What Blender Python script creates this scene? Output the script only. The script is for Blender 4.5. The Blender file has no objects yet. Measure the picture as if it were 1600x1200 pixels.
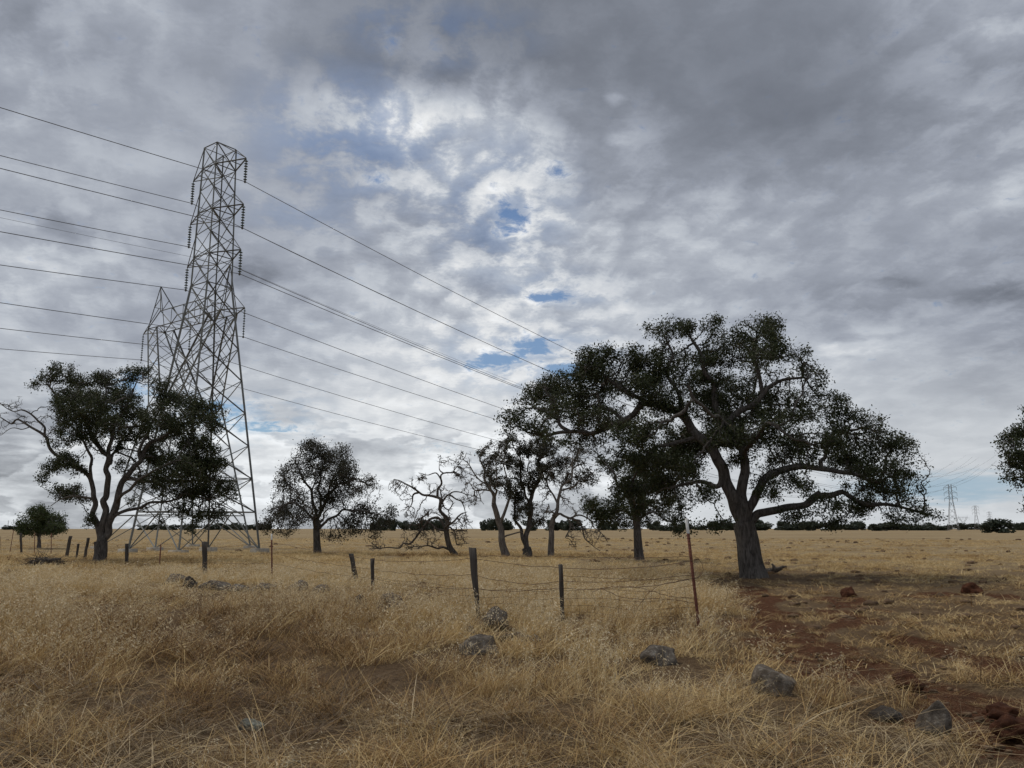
import bpy, math, random
import numpy as np
from mathutils import Vector, Quaternion

# ------------------------------------------------------------------ camera / light / exposure
SC = bpy.context.scene
COL = SC.collection
CAM_H = 1.65
FPX = 1294.0                                  # focal length in pixels of a 1600 wide frame
PITCH = math.atan(226.0 / FPX)
DS = FPX / 1155.0                             # distances below were first measured with a shorter lens
cam_data = bpy.data.cameras.new('camera')
cam_data.sensor_width = 36.0
cam_data.lens = 36.0 * FPX / 1600.0
cam_data.clip_start = 0.1
cam_data.clip_end = 30000.0
cam = bpy.data.objects.new('camera', cam_data)
cam.location = (0, 0, CAM_H)
cam.rotation_euler = (math.radians(90) + PITCH, 0, 0)
COL.objects.link(cam)
SC.camera = cam

SUN_EL, SUN_AZ = math.radians(58), math.radians(-62)   # azimuth from +Y, negative to the left
sun_data = bpy.data.lights.new('sun', 'SUN')
sun_data.energy = 1.4
sun_data.angle = math.radians(12)
sun_data.color = (1.0, 0.93, 0.82)
sun = bpy.data.objects.new('sun', sun_data)
sd = Vector((math.sin(SUN_AZ) * math.cos(SUN_EL), math.cos(SUN_AZ) * math.cos(SUN_EL), math.sin(SUN_EL)))
sun.rotation_mode = 'QUATERNION'
sun.rotation_quaternion = sd.to_track_quat('Z', 'Y')
sun.location = (0, 0, 60)
COL.objects.link(sun)

SC.view_settings.view_transform = 'Standard'
SC.view_settings.look = 'None'
SC.view_settings.exposure = 0.0
SC.view_settings.gamma = 1.0
SC.view_settings.use_curve_mapping = False
SC.render.engine = 'CYCLES'
SC.cycles.max_bounces = 6
SC.cycles.diffuse_bounces = 3
SC.cycles.transparent_max_bounces = 4

cp, sp_ = math.cos(PITCH), math.sin(PITCH)
def ray(px, py):
    cx, cy = px - 800.0, 600.0 - py
    return np.array([cx, FPX * cp - cy * sp_, cy * cp + FPX * sp_])
def to_px(x, y, z):
    z = z - CAM_H
    d = y * cp + z * sp_
    u = -y * sp_ + z * cp
    return 800 + FPX * x / d, 600 - FPX * u / d
def at(px, py, Y):
    r = ray(px, py)
    return np.array([0, 0, CAM_H]) + r * (Y / r[1])

# ------------------------------------------------------------------ node helpers
class NT:
    def __init__(self, tree):
        self.t = tree
    def n(self, typ, **kw):
        nd = self.t.nodes.new(typ)
        for k, v in kw.items():
            setattr(nd, k, v)
        return nd
    def link(self, a, b):
        self.t.links.new(a, b)
    def set(self, sock, v):
        if isinstance(v, bpy.types.NodeSocket):
            self.t.links.new(v, sock)
        else:
            sock.default_value = v
    def math(self, op, a, b=None, c=None, clamp=False):
        nd = self.n('ShaderNodeMath', operation=op, use_clamp=clamp)
        self.set(nd.inputs[0], a)
        if b is not None: self.set(nd.inputs[1], b)
        if c is not None: self.set(nd.inputs[2], c)
        return nd.outputs[0]
    def vmath(self, op, a, b=None, scale=None):
        nd = self.n('ShaderNodeVectorMath', operation=op)
        self.set(nd.inputs[0], a)
        if b is not None: self.set(nd.inputs[1], b)
        if scale is not None: self.set(nd.inputs['Scale'], scale)
        return nd.outputs['Value'] if op in ('LENGTH', 'DOT_PRODUCT', 'DISTANCE') else nd.outputs[0]
    def comb(self, x, y, z):
        nd = self.n('ShaderNodeCombineXYZ')
        for i, v in enumerate((x, y, z)): self.set(nd.inputs[i], v)
        return nd.outputs[0]
    def maprange(self, v, a, b, c=0.0, d=1.0, smooth=False):
        nd = self.n('ShaderNodeMapRange')
        nd.interpolation_type = 'SMOOTHSTEP' if smooth else 'LINEAR'
        self.set(nd.inputs[0], v)
        for i, x in enumerate((a, b, c, d)): self.set(nd.inputs[1 + i], x)
        return nd.outputs[0]
    def mix(self, f, a, b, blend='MIX'):
        nd = self.n('ShaderNodeMix', data_type='RGBA', blend_type=blend)
        self.set(nd.inputs[0], f); self.set(nd.inputs[6], a); self.set(nd.inputs[7], b)
        return nd.outputs[2]
    def noise(self, vec, scale, detail=4.0, rough=0.55, dist=0.0, lac=2.0):
        nd = self.n('ShaderNodeTexNoise')
        if vec is not None: self.link(vec, nd.inputs['Vector'])
        nd.inputs['Scale'].default_value = scale
        nd.inputs['Detail'].default_value = detail
        nd.inputs['Roughness'].default_value = rough
        nd.inputs['Lacunarity'].default_value = lac
        nd.inputs['Distortion'].default_value = dist
        return nd
    def ramp(self, fac, stops, interp='LINEAR'):
        nd = self.n('ShaderNodeValToRGB')
        cr = nd.color_ramp
        cr.interpolation = interp
        while len(cr.elements) < len(stops): cr.elements.new(0.5)
        for e, (p, c) in zip(cr.elements, stops):
            e.position = p; e.color = (c[0], c[1], c[2], 1.0)
        self.set(nd.inputs[0], fac)
        return nd.outputs[0]

def s2l(v):
    v = v / 255.0
    return v / 12.92 if v <= 0.04045 else ((v + 0.055) / 1.055) ** 2.4
def rgb(r, g, b):
    return (s2l(r), s2l(g), s2l(b), 1.0)

# ------------------------------------------------------------------ sky: broken stratocumulus over a clear sky
# cloud-thickness chart of the cloud deck: brightness of the deck by direction (rows every 50, columns every 100)
BRI = [
 [142,150,170,152,148,126,124,120,114,108,114,122,120,128,140,164,172],
 [146,150,156,148,140,114,116,128,114,112,116,120,118,124,138,164,158],
 [166,152,148,148,140,124,114,130,116,118,110,112,114,120,136,152,142],
 [160,150,150,146,150,164,172,166,148,114,122,112,110,114,124,142,132],
 [160,165,165,158,160,164,198,182,186,126,132,118,114,118,122,150,150],
 [164,165,164,158,152,152,180,192,196,152,158,148,126,126,148,162,172],
 [165,160,160,156,150,150,166,180,190,156,130,166,160,142,150,152,142],
 [160,160,156,158,158,156,160,172,180,182,168,178,164,150,150,142,136],
 [182,186,172,160,146,160,166,180,188,178,172,168,158,156,150,150,142],
 [172,166,160,152,148,162,176,182,186,182,172,166,160,144,134,128,132],
 [166,156,152,152,156,170,186,192,192,184,176,170,164,154,144,146,150],
 [180,176,170,168,168,182,188,196,194,190,176,172,172,186,176,162,152],
 [184,182,184,186,186,190,200,206,202,190,184,182,182,182,174,168,172],
 [180,180,190,196,198,200,206,210,206,196,190,188,188,188,182,180,184],
 [150,158,196,206,208,208,212,218,210,200,196,194,192,192,188,188,188],
 [190,186,206,206,200,200,204,206,204,198,196,196,194,196,190,192,192],
 [172,168,184,192,190,190,196,198,196,192,190,192,192,196,194,196,196],
]
CON = [  # how broken up the deck is (0..10)
 [5,5,5,4,3,2,3,3,2,2,2,2,2,3,4,6,6],
 [5,5,4,3,3,2,3,6,2,3,2,2,2,3,4,6,6],
 [5,4,3,3,3,3,4,6,4,3,2,1,1,2,4,5,5],
 [4,4,3,3,3,6,9,8,6,3,3,2,1,2,3,5,5],
 [5,4,4,3,3,6,10,9,9,4,4,2,2,2,3,5,6],
 [4,4,4,3,3,4,9,9,9,6,5,4,3,3,4,5,6],
 [4,4,4,3,3,4,8,9,9,6,4,5,5,4,4,4,4],
 [5,5,5,4,3,4,7,9,9,8,6,6,5,4,3,3,3],
 [5,6,6,4,4,4,6,8,9,8,6,5,4,4,4,4,4],
 [5,5,4,4,5,4,6,8,9,7,5,5,4,4,5,5,6],
 [4,4,4,4,4,5,6,7,8,7,6,5,4,4,4,4,5],
 [4,4,4,4,5,5,6,7,8,8,6,4,4,5,4,3,4],
 [4,4,4,5,5,5,5,6,6,5,4,4,4,3,3,3,3],
 [5,5,5,5,5,5,5,5,5,4,4,4,4,3,3,3,3],
 [6,6,6,6,6,6,7,7,6,5,4,4,4,3,3,3,3],
 [7,7,7,7,7,7,7,7,6,5,4,3,3,2,2,2,2],
 [6,6,6,6,6,6,6,6,5,4,3,3,3,2,2,2,2],
]
BRI = np.array(BRI, float); CON = np.array(CON, float) / 10
def chart(tab, px, py):
    u = min(max(px / 100.0, 0), 15.999); v = min(max(py / 50.0, 0), 15.999)
    i, j = int(u), int(v); fu, fv = u - i, v - j
    return ((tab[j, i] * (1 - fu) + tab[j, i + 1] * fu) * (1 - fv) + (tab[j + 1, i] * (1 - fu) + tab[j + 1, i + 1] * fu) * fv)
def dir_px(az, el):
    return to_px(math.sin(az) * math.cos(el), math.cos(az) * math.cos(el), math.sin(el) + CAM_H)
def px_dir(px, py):
    r = ray(px, py)
    return math.atan2(r[0], r[1]), math.atan2(r[2], math.hypot(r[0], r[1]))

def build_world():
    w = bpy.data.worlds.new('World')
    SC.world = w
    w.use_nodes = True
    t = w.node_tree
    t.nodes.clear()
    k = NT(t)
    out = k.n('ShaderNodeOutputWorld'); bg = k.n('ShaderNodeBackground')
    k.link(bg.outputs[0], out.inputs[0])
    bg.inputs['Strength'].default_value = 0.1
    sky = k.n('ShaderNodeTexSky', sky_type='NISHITA')
    sky.sun_disc = False
    sky.sun_elevation = SUN_EL
    sky.sun_rotation = SUN_AZ
    sky.air_density = 1.0; sky.dust_density = 0.6; sky.ozone_density = 1.6
    tc = k.n('ShaderNodeTexCoord')
    d = tc.outputs['Generated']
    sx = k.n('ShaderNodeSeparateXYZ'); k.link(d, sx.inputs[0])
    X, Y, Z = sx.outputs
    az = k.math('ARCTAN2', X, Y)
    el = k.math('ARCSINE', Z)
    zz = k.math('MAXIMUM', Z, 0.0)
    den = k.math('ADD', zz, 0.11)
    P = k.comb(k.math('DIVIDE', X, den), k.math('DIVIDE', Y, den), 0.0)     # point on the flat cloud deck
    AE = k.comb(az, el, 0.0)
    wn = k.noise(P, 1.3, 5, 0.6)
    warp = k.vmath('SUBTRACT', wn.outputs['Color'], (0.5, 0.5, 0.5))
    Pw = k.vmath('ADD', P, k.vmath('SCALE', warp, scale=0.25))
    # the chart, looked up with ragged edges
    ws = k.vmath('MULTIPLY', warp, (0.20, 0.16, 0.0))
    AEw = k.vmath('ADD', AE, ws)
    s2 = k.n('ShaderNodeSeparateXYZ'); k.link(AEw, s2.inputs[0])
    AZ0 = math.radians(46)
    fac = k.maprange(s2.outputs[0], -AZ0, AZ0)
    rows = [-1.0, 2.0, 4.0, 6.0, 8.5, 11, 13.5, 16, 18.5, 21, 23.5, 26, 28.5, 31, 33.5, 37, 50]
    cur = None
    for i, e in enumerate(rows):
        stops = []
        for j in range(31):
            a = -AZ0 + 2 * AZ0 * j / 30
            px, py = dir_px(a, math.radians(e))
            b, c = chart(BRI, px, py), chart(CON, px, py)
            edge = max(min((abs(a) - math.radians(38)) / math.radians(8), 1), 0)
            if e > 45: edge = 1
            b = b * (1 - edge) + 160 * edge
            c = c * (1 - edge) + 0.5 * edge
            stops.append((j / 30.0, (b / 255.0, c, 0)))
        r = k.ramp(fac, stops, 'LINEAR')
        if cur is None:
            cur = r
        else:
            f = k.maprange(s2.outputs[1], math.radians(rows[i - 1]), math.radians(e))
            cur = k.mix(f, cur, r)
    sc_ = k.n('ShaderNodeSeparateColor'); k.link(cur, sc_.inputs[0])
    bri, con = sc_.outputs[0], sc_.outputs[1]
    # cloud relief
    den2 = k.math('ADD', zz, 0.30)
    Q = k.comb(k.math('DIVIDE', X, den2), k.math('DIVIDE', Y, den2), 0.0)
    Qw = k.vmath('ADD', Q, k.vmath('SCALE', warp, scale=0.09))
    n1 = k.noise(Qw, 12.0, 9, 0.62, 0.10)
    n2 = k.noise(k.vmath('MULTIPLY', Pw, (1.0, 1.25, 1.0)), 3.2, 8, 0.60, 0.3)
    n3 = k.noise(Pw, 1.1, 4, 0.5, 0.2)
    r1 = k.math('SUBTRACT', n1.outputs['Fac'], 0.5)
    r2 = k.math('SUBTRACT', n2.outputs['Fac'], 0.5)
    r3 = k.math('SUBTRACT', n3.outputs['Fac'], 0.5)
    rel = k.math('ADD', k.math('MULTIPLY', r1, 0.80), k.math('MULTIPLY', r2, 0.45))
    # heaped cumulus low on the horizon
    ch = k.vmath('ADD', k.vmath('MULTIPLY', AE, (1.0, 2.6, 1.0)), k.vmath('SCALE', warp, scale=0.02))
    n4 = k.noise(ch, 7.0, 8, 0.55, 0.1)
    n4b = k.noise(k.vmath('ADD', ch, (0.012, -0.03, 0.0)), 7.0, 8, 0.55, 0.1)
    heap = k.maprange(n4.outputs['Fac'], 0.475, 0.515, 0, 1, True)
    puff = k.math('SUBTRACT', n4.outputs['Fac'], n4b.outputs['Fac'])
    low = k.maprange(el, math.radians(4.5), math.radians(10.5), 1, 0, True)
    leftw = k.maprange(az, math.radians(4), math.radians(16), 1, 0.12, True)
    low = k.math('MULTIPLY', low, leftw)
    relc = k.math('ADD', k.math('MULTIPLY', k.math('SUBTRACT', heap, 0.55), 0.17), k.math('MULTIPLY', puff, -1.0))
    n1e = k.noise(k.vmath('ADD', Qw, (0.005, -0.014, 0.0)), 12.0, 9, 0.62, 0.10)
    emb = k.math('SUBTRACT', n1.outputs['Fac'], n1e.outputs['Fac'])
    crisp = k.math('SUBTRACT', k.maprange(n1.outputs['Fac'], 0.45, 0.60, 0, 1, True), 0.45)
    rel = k.math('ADD', k.math('MULTIPLY', rel, 0.70), k.math('ADD', k.math('MULTIPLY', emb, -0.60), k.math('MULTIPLY', crisp, 0.12)))
    relm = k.math('MULTIPLY', rel, k.math('ADD', k.math('MULTIPLY', k.math('POWER', con, 1.35), 1.0), 0.05))
    far = k.maprange(el, math.radians(2), math.radians(14), 0.35, 1.0)
    relm = k.math('MULTIPLY', relm, far)
    rr = k.math('ADD', k.math('MULTIPLY', relm, k.math('SUBTRACT', 1.0, low)), k.math('MULTIPLY', relc, low))
    rr = k.math('ADD', rr, k.math('ADD', k.math('MULTIPLY', r3, 0.08), 0.052))
    v = k.math('ADD', bri, rr)
    # the two bright thunderheads and a dark scud, at their own directions
    def blob(px, py, wx, wy):
        a, e = px_dir(px, py)
        q = k.vmath('SUBTRACT', AEw2, (a, e, 0))
        q = k.vmath('MULTIPLY', q, (FPX / wx, FPX / wy, 0))
        return k.vmath('LENGTH', q)
    fw = k.noise(P, 5.0, 6, 0.62)
    fwv = k.vmath('SUBTRACT', fw.outputs['Color'], (0.5, 0.5, 0.5))
    AEw2 = k.vmath('ADD', AE, k.vmath('MULTIPLY', fwv, (0.05, 0.035, 0)))
    for (px, py, wx, wy, amt) in [(690, 722, 34, 22, 0.13), (410, 760, 60, 26, 0.07), (20, 690, 60, 12, 0.10), (400, 425, 46, 20, -0.12),
                                  (120, 350, 60, 18, -0.08), (610, 175, 40, 45, 0.13), (1395, 440, 40, 14, -0.10), (1560, 460, 50, 18, -0.07),
                                  (1330, 545, 70, 14, 0.09), (30, 735, 75, 20, -0.12), (960, 160, 22, 10, 0.10), (970, 215, 30, 12, 0.08), (1100, 310, 60, 12, 0.06)]:
        m = k.maprange(blob(px, py, wx, wy), 0.25, 1.25, amt, 0.0, True)
        v = k.math('ADD', v, m)
    # holes through to clear sky
    hole = None
    for (px, py, wx, wy, amt) in [(800, 338, 44, 34, 1.15), (862, 270, 26, 16, 1.05), (858, 464, 50, 16, 1.25), (775, 562, 64, 20, 1.3), (835, 545, 52, 24, 1.3),
                                  (885, 580, 60, 15, 1.3), (613, 66, 34, 26, 0.5), (590, 287, 30, 16, 0.65), (640, 220, 18, 22, 0.5), (340, 640, 70, 24, 1.0), (395, 665, 90, 10, 1.1), (215, 600, 36, 34, 0.95),
                                  (690, 700, 80, 10, 0.45)]:
        m = k.maprange(blob(px, py, wx, wy), 0.0, 1.3, amt, 0.0)
        hole = m if hole is None else k.math('MAXIMUM', hole, m)
    hn = k.noise(Qw, 24.0, 8, 0.66, 0.3)
    hole0 = hole
    hole = k.math('ADD', hole, k.math('MULTIPLY', k.math('SUBTRACT', hn.outputs['Fac'], 0.5), 2.5))
    v = k.math('ADD', v, k.math('MULTIPLY', k.maprange(hole, -0.05, 0.36, 0, 0.055, True), k.maprange(hole0, 0.0, 0.35)))
    hole = k.maprange(hole, 0.24, 1.0, 0, 1, True)
    v = k.math('MINIMUM', k.math('MAXIMUM', v, 0.30), 0.96)
    lin = k.math('POWER', v, 2.2)
    # colour of the deck: darker parts are a touch bluer / violet
    tint = k.ramp(v, [(0.40, (0.885, 0.98, 1.19)), (0.62, (0.90, 0.98, 1.15)), (0.76, (0.925, 0.99, 1.09)), (0.9, (0.98, 1.0, 1.02))])
    lowt = k.maprange(el, math.radians(2), math.radians(12), 0.75, 0.0)
    tint = k.mix(lowt, tint, (0.955, 1.0, 1.035, 1))
    cloud = k.vmath('SCALE', tint, scale=k.math('MULTIPLY', lin, 10.0))
    veil = None
    for (px, py, wx, wy, amt) in [(560, 220, 200, 120, 0.75), (680, 50, 200, 60, 0.5), (780, 320, 140, 130, 0.6), (820, 560, 170, 60, 0.6), (330, 650, 200, 45, 0.6), (870, 450, 110, 40, .5), (480, 330, 120, 60, .35)]:
        m = k.maprange(blob(px, py, wx, wy), 0.2, 1.3, amt, 0.0, True)
        veil = m if veil is None else k.math('MAXIMUM', veil, m)
    veil = k.math('MULTIPLY', veil, k.maprange(n1.outputs['Fac'], 0.40, 0.58, 1, 0, True))
    clear = k.vmath('MULTIPLY', sky.outputs[0], (0.60, 0.72, 0.84))
    col = k.mix(k.math('MAXIMUM', k.math('MULTIPLY', hole, 0.92), k.math('MULTIPLY', veil, 0.70)), cloud, clear)
    # pale clear strip under the deck, low on the right
    pm = k.maprange(blob(1470, 762, 150, 26), 0.2, 1.3, 0.75, 0.0, True)
    pale = (2.9, 4.3, 5.4, 1)
    col = k.mix(pm, col, pale)
    # below the horizon: ground colour, for bounce light only
    below = k.maprange(Z, -0.03, -0.005, 1, 0)
    col = k.mix(below, col, (1.6, 1.2, 0.75, 1))
    k.link(col, bg.inputs['Color'])
    w.cycles.sampling_method = 'MANUAL'
    w.cycles.sample_map_resolution = 512
build_world()

# ------------------------------------------------------------------ numeric noise, ground height
_prm = np.random.RandomState(7).permutation(256)
_tab = np.random.RandomState(8).rand(256)
def vnoise2(x, y):
    x = np.asarray(x, float); y = np.asarray(y, float)
    i = np.floor(x).astype(int); j = np.floor(y).astype(int)
    fx = x - i; fy = y - j
    fx = fx * fx * (3 - 2 * fx); fy = fy * fy * (3 - 2 * fy)
    h = lambda a, b: _tab[_prm[(_prm[a & 255] + b) & 255]]
    return (h(i, j) * (1 - fx) + h(i + 1, j) * fx) * (1 - fy) + (h(i, j + 1) * (1 - fx) + h(i + 1, j + 1) * fx) * fy
def fbm2(x, y, o=4):
    s = 0; a = 0.5; t = 0
    for q in range(o):
        s = s + a * vnoise2(x * 2 ** q + 17 * q, y * 2 ** q + 31 * q); t += a; a *= 0.5
    return s / t
def vnoise3(p):
    return (vnoise2(p[:, 0] + 3.7 * np.floor(p[:, 2]), p[:, 1]) * (1 - (p[:, 2] % 1)) + vnoise2(p[:, 0] + 3.7 * np.floor(p[:, 2] + 1), p[:, 1]) * (p[:, 2] % 1))
def sstep(a, b, x):
    t = np.clip((np.asarray(x, float) - a) / (b - a), 0, 1)
    return t * t * (3 - 2 * t)

def gz_base(x, y):
    r = np.hypot(x, y)
    z = -0.22 * sstep(28, 85, r)
    z = z + 0.16 * (fbm2(x / 6.0 + 5, y / 6.0 + 9, 3) - 0.5) * (0.3 + 0.7 * sstep(4, 12, r)) * (1 - 0.3 * sstep(40, 200, r))
    z = z + 1.6 * (fbm2(x / 160.0 + 2, y / 160.0 + 4, 3) - 0.5) * sstep(120, 500, r)
    return z
def ground_px(px, py, zoff=0.0):
    r = ray(px, py); z = 0.0
    for _ in range(6):
        t = (z + zoff - CAM_H) / r[2]
        z = float(gz_base(r[0] * t, r[1] * t))
    return np.array([r[0] * t, r[1] * t, z])

# bare red soil: tracks described by polylines on the ground
def seg_dist(x, y, pts):
    d = np.full(np.shape(x), 1e9)
    for a, b in zip(pts[:-1], pts[1:]):
        ab = b - a; L = ab @ ab
        t = np.clip(((x - a[0]) * ab[0] + (y - a[1]) * ab[1]) / L, 0, 1)
        d = np.minimum(d, np.hypot(x - a[0] - t * ab[0], y - a[1] - t * ab[1]))
    return d
TRACKS = []
for pts, w in [([(1178, 918), (1185, 945), (1195, 968), (1245, 1000), (1330, 1030), (1420, 1058)], 0.50), ([(1305, 932), (1318, 950), (1335, 972)], 0.45),
               ([(1400, 1000), (1500, 1022), (1600, 1052), (1700, 1080)], 0.34), ([(1430, 930), (1520, 926), (1600, 934), (1700, 940)], 0.42),
               ([(1480, 1085), (1560, 1130), (1620, 1160)], 0.45), ([(1240, 1010), (1300, 1040), (1350, 1062)], 0.5), ([(1400, 1062), (1440, 1062)], 0.25)]:
    TRACKS.append((np.array([ground_px(*p)[:2] for p in pts]), w))
def soil_mask(x, y):
    m = np.zeros(np.shape(x))
    n = fbm2(x * 1.3 + 3, y * 1.3 + 8, 4)
    for pts, w in TRACKS:
        d = seg_dist(x, y, pts)
        m = np.maximum(m, sstep(1.0, 0.0, d / (w * 1.25) - 0.45 + (n - 0.5) * 2.8))
    return m
def gz(x, y):
    z = gz_base(x, y)
    return z - 0.05 * soil_mask(x, y)

# ------------------------------------------------------------------ mesh / object helpers
def new_mesh(name, verts, faces, mats=(), smooth=False, mat_idx=None):
    """faces: list of int arrays (n,k) with constant k each"""
    me = bpy.data.meshes.new(name)
    verts = np.asarray(verts, np.float32)
    faces = [np.asarray(f, np.int32) for f in faces if len(f)]
    nl = sum(f.size for f in faces); npoly = sum(len(f) for f in faces)
    me.vertices.add(len(verts)); me.vertices.foreach_set('co', verts.ravel())
    me.loops.add(nl); me.loops.foreach_set('vertex_index', np.concatenate([f.ravel() for f in faces]))
    me.polygons.add(npoly)
    tot = np.concatenate([np.full(len(f), f.shape[1], np.int32) for f in faces])
    st = np.concatenate([[0], np.cumsum(tot)[:-1]]).astype(np.int32)
    me.polygons.foreach_set('loop_start', st)
    me.polygons.foreach_set('loop_total', tot)
    if smooth: me.polygons.foreach_set('use_smooth', np.ones(npoly, bool))
    for m in mats: me.materials.append(m)
    if mat_idx is not None: me.polygons.foreach_set('material_index', np.asarray(mat_idx, np.int32))
    me.update(calc_edges=True)
    return me
def add_obj(name, me, parent=None, loc=(0, 0, 0)):
    o = bpy.data.objects.new(name, me)
    o.location = loc
    COL.objects.link(o)
    if parent is not None: o.parent = parent
    return o
def thing(name, label, cat, loc, group=None):
    o = bpy.data.objects.new(name, None)
    o.empty_display_size = 0.2
    o.location = [float(c) for c in loc]
    COL.objects.link(o)
    return tag(o, label, cat, group)
def tag(o, label, cat, group=None):
    o['label'] = label; o['category'] = cat
    if group: o['group'] = group
    return o
def tube_arrays(pts, rad, sides=6, closed_ends=True):
    pts = np.asarray(pts, float); n = len(pts)
    rad = np.broadcast_to(np.asarray(rad, float), (n,))
    tan = np.gradient(pts, axis=0); tan /= np.linalg.norm(tan, axis=1)[:, None] + 1e-12
    u = np.cross(tan[0], [0, 0, 1.0]);
    if np.linalg.norm(u) < 1e-3: u = np.array([1.0, 0, 0])
    V = []
    a = np.arange(sides) * 2 * math.pi / sides
    for i in range(n):
        u = u - tan[i] * (u @ tan[i]); u /= np.linalg.norm(u) + 1e-12
        w = np.cross(tan[i], u)
        V.append(pts[i] + rad[i] * (np.cos(a)[:, None] * u + np.sin(a)[:, None] * w))
    V = np.concatenate(V)
    F = []
    for i in range(n - 1):
        for s in range(sides):
            s2 = (s + 1) % sides
            F.append((i * sides + s, i * sides + s2, (i + 1) * sides + s2, (i + 1) * sides + s))
    F = np.array(F)
    faces = [F]
    if closed_ends and sides > 3:
        faces.append(np.array([list(range(sides))[::-1]])); faces.append(np.array([[(n - 1) * sides + s for s in range(sides)]]))
    return V, faces
def tube_obj(name, pts, rad, mat, parent=None, sides=6, smooth=True, origin=None):
    pts = np.asarray(pts, float)
    if origin is not None: pts = pts - origin
    V, F = tube_arrays(pts, rad, sides)
    return add_obj(name, new_mesh(name, V, F, [mat], smooth), parent, (0, 0, 0) if (parent or origin is None) else origin)
def catmull(pts, step):
    pts = np.asarray(pts, float)
    P = np.vstack([2 * pts[0] - pts[1], pts, 2 * pts[-1] - pts[-2]])
    out = [pts[0]]
    for i in range(1, len(P) - 2):
        L = np.linalg.norm(P[i + 1] - P[i]); n = max(1, int(round(L / step)))
        for q in range(1, n + 1):
            t = q / n
            out.append(0.5 * (2 * P[i] + (P[i + 1] - P[i - 1]) * t + (2 * P[i - 1] - 5 * P[i] + 4 * P[i + 1] - P[i + 2]) * t * t + (3 * P[i] - P[i - 1] - 3 * P[i + 1] + P[i + 2]) * t ** 3))
    return np.array(out)

# ------------------------------------------------------------------ materials
def mat_new(name):
    m = bpy.data.materials.new(name)
    m.use_nodes = True
    k = NT(m.node_tree)
    b = m.node_tree.nodes['Principled BSDF']
    return m, k, b
def simple_noise_mat(name, c1, c2, scale=8, rough=0.85, bump=0.3, bscale=None, spec=0.3, metallic=0.0, stretch=None, dist=0.02):
    m, k, b = mat_new(name)
    tc = k.n('ShaderNodeTexCoord')
    vec = tc.outputs['Object']
    if stretch: vec = k.vmath('MULTIPLY', vec, stretch)
    n = k.noise(vec, scale, 6, 0.6)
    f = k.maprange(n.outputs['Fac'], 0.3, 0.7)
    k.link(k.mix(f, c1 + (1,), c2 + (1,)), b.inputs['Base Color'])
    b.inputs['Roughness'].default_value = rough
    b.inputs['Metallic'].default_value = metallic
    b.inputs['Specular IOR Level'].default_value = spec
    if bump:
        n2 = k.noise(vec, bscale or scale * 3, 6, 0.65)
        bp = k.n('ShaderNodeBump'); bp.inputs['Strength'].default_value = bump; bp.inputs['Distance'].default_value = dist
        k.link(n2.outputs['Fac'], bp.inputs['Height']); k.link(bp.outputs[0], b.inputs['Normal'])
    return m
M = {}
def bark_mat(name, c1, c2):
    m, k, b = mat_new(name)
    tc = k.n('ShaderNodeTexCoord')
    v = k.vmath('MULTIPLY', tc.outputs['Object'], (1, 1, 0.20))
    n = k.noise(v, 15, 6, 0.65, 0.6)
    big = k.noise(tc.outputs['Object'], 1.6, 4, 0.6)
    f = k.maprange(n.outputs['Fac'], 0.35, 0.66)
    c = k.mix(f, c1 + (1,), c2 + (1,))
    lich = k.maprange(big.outputs['Fac'], 0.5, 0.68, 0, 0.5)
    c = k.mix(lich, c, (c2[0] * 1.25, c2[1] * 1.25, c2[2] * 1.22, 1))
    k.link(c, b.inputs['Base Color'])
    b.inputs['Roughness'].default_value = 0.95
    b.inputs['Specular IOR Level'].default_value = 0.15
    bp = k.n('ShaderNodeBump'); bp.inputs['Strength'].default_value = 1.0; bp.inputs['Distance'].default_value = 0.09
    k.link(n.outputs['Fac'], bp.inputs['Height']); k.link(bp.outputs[0], b.inputs['Normal'])
    return m
M['bark'] = bark_mat('oak_bark', (0.045, 0.039, 0.034), (0.175, 0.158, 0.142))
M['deadbark_dark'] = bark_mat('dark_dead_bark', (0.045, 0.037, 0.031), (0.17, 0.148, 0.125))
M['deadbark'] = bark_mat('dead_bark', (0.075, 0.062, 0.052), (0.25, 0.22, 0.19))
def leaf_mat(name, ca, cb, cc):
    m, k, b = mat_new(name)
    g = k.n('ShaderNodeNewGeometry')
    c = k.ramp(g.outputs['Random Per Island'], [(0.0, ca), (0.55, cb), (0.93, cb), (1.0, cc)])
    b.inputs['Roughness'].default_value = 0.6
    b.inputs['Specular IOR Level'].default_value = 0.25
    k.link(c, b.inputs['Base Color'])
    tr = k.n('ShaderNodeBsdfTranslucent'); k.link(c, tr.inputs[0])
    mx = k.n('ShaderNodeMixShader'); mx.inputs[0].default_value = 0.20
    out = m.node_tree.nodes['Material Output']
    k.link(b.outputs[0], mx.inputs[1]); k.link(tr.outputs[0], mx.inputs[2]); k.link(mx.outputs[0], out.inputs[0])
    return m
M['leaf'] = leaf_mat('oak_leaf', (0.026, 0.036, 0.014), (0.055, 0.066, 0.026), (0.115, 0.10, 0.042))
M['leaf_dry'] = leaf_mat('sparse_oak_leaf', (0.030, 0.032, 0.018), (0.050, 0.048, 0.026), (0.085, 0.065, 0.035))
M['leaf_green'] = leaf_mat('bush_leaf', (0.035, 0.055, 0.018), (0.065, 0.085, 0.030), (0.10, 0.10, 0.04))
M['leaf_far'] = leaf_mat('far_leaf', (0.034, 0.044, 0.030), (0.052, 0.064, 0.042), (0.075, 0.08, 0.05))  # greyer, bluer leaf tint painted in place of distance haze
M['steel'] = simple_noise_mat('galvanised_steel', (0.12, 0.125, 0.12), (0.27, 0.28, 0.265), 1.2, 0.6, 0, spec=0.4, metallic=0.25)
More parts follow.
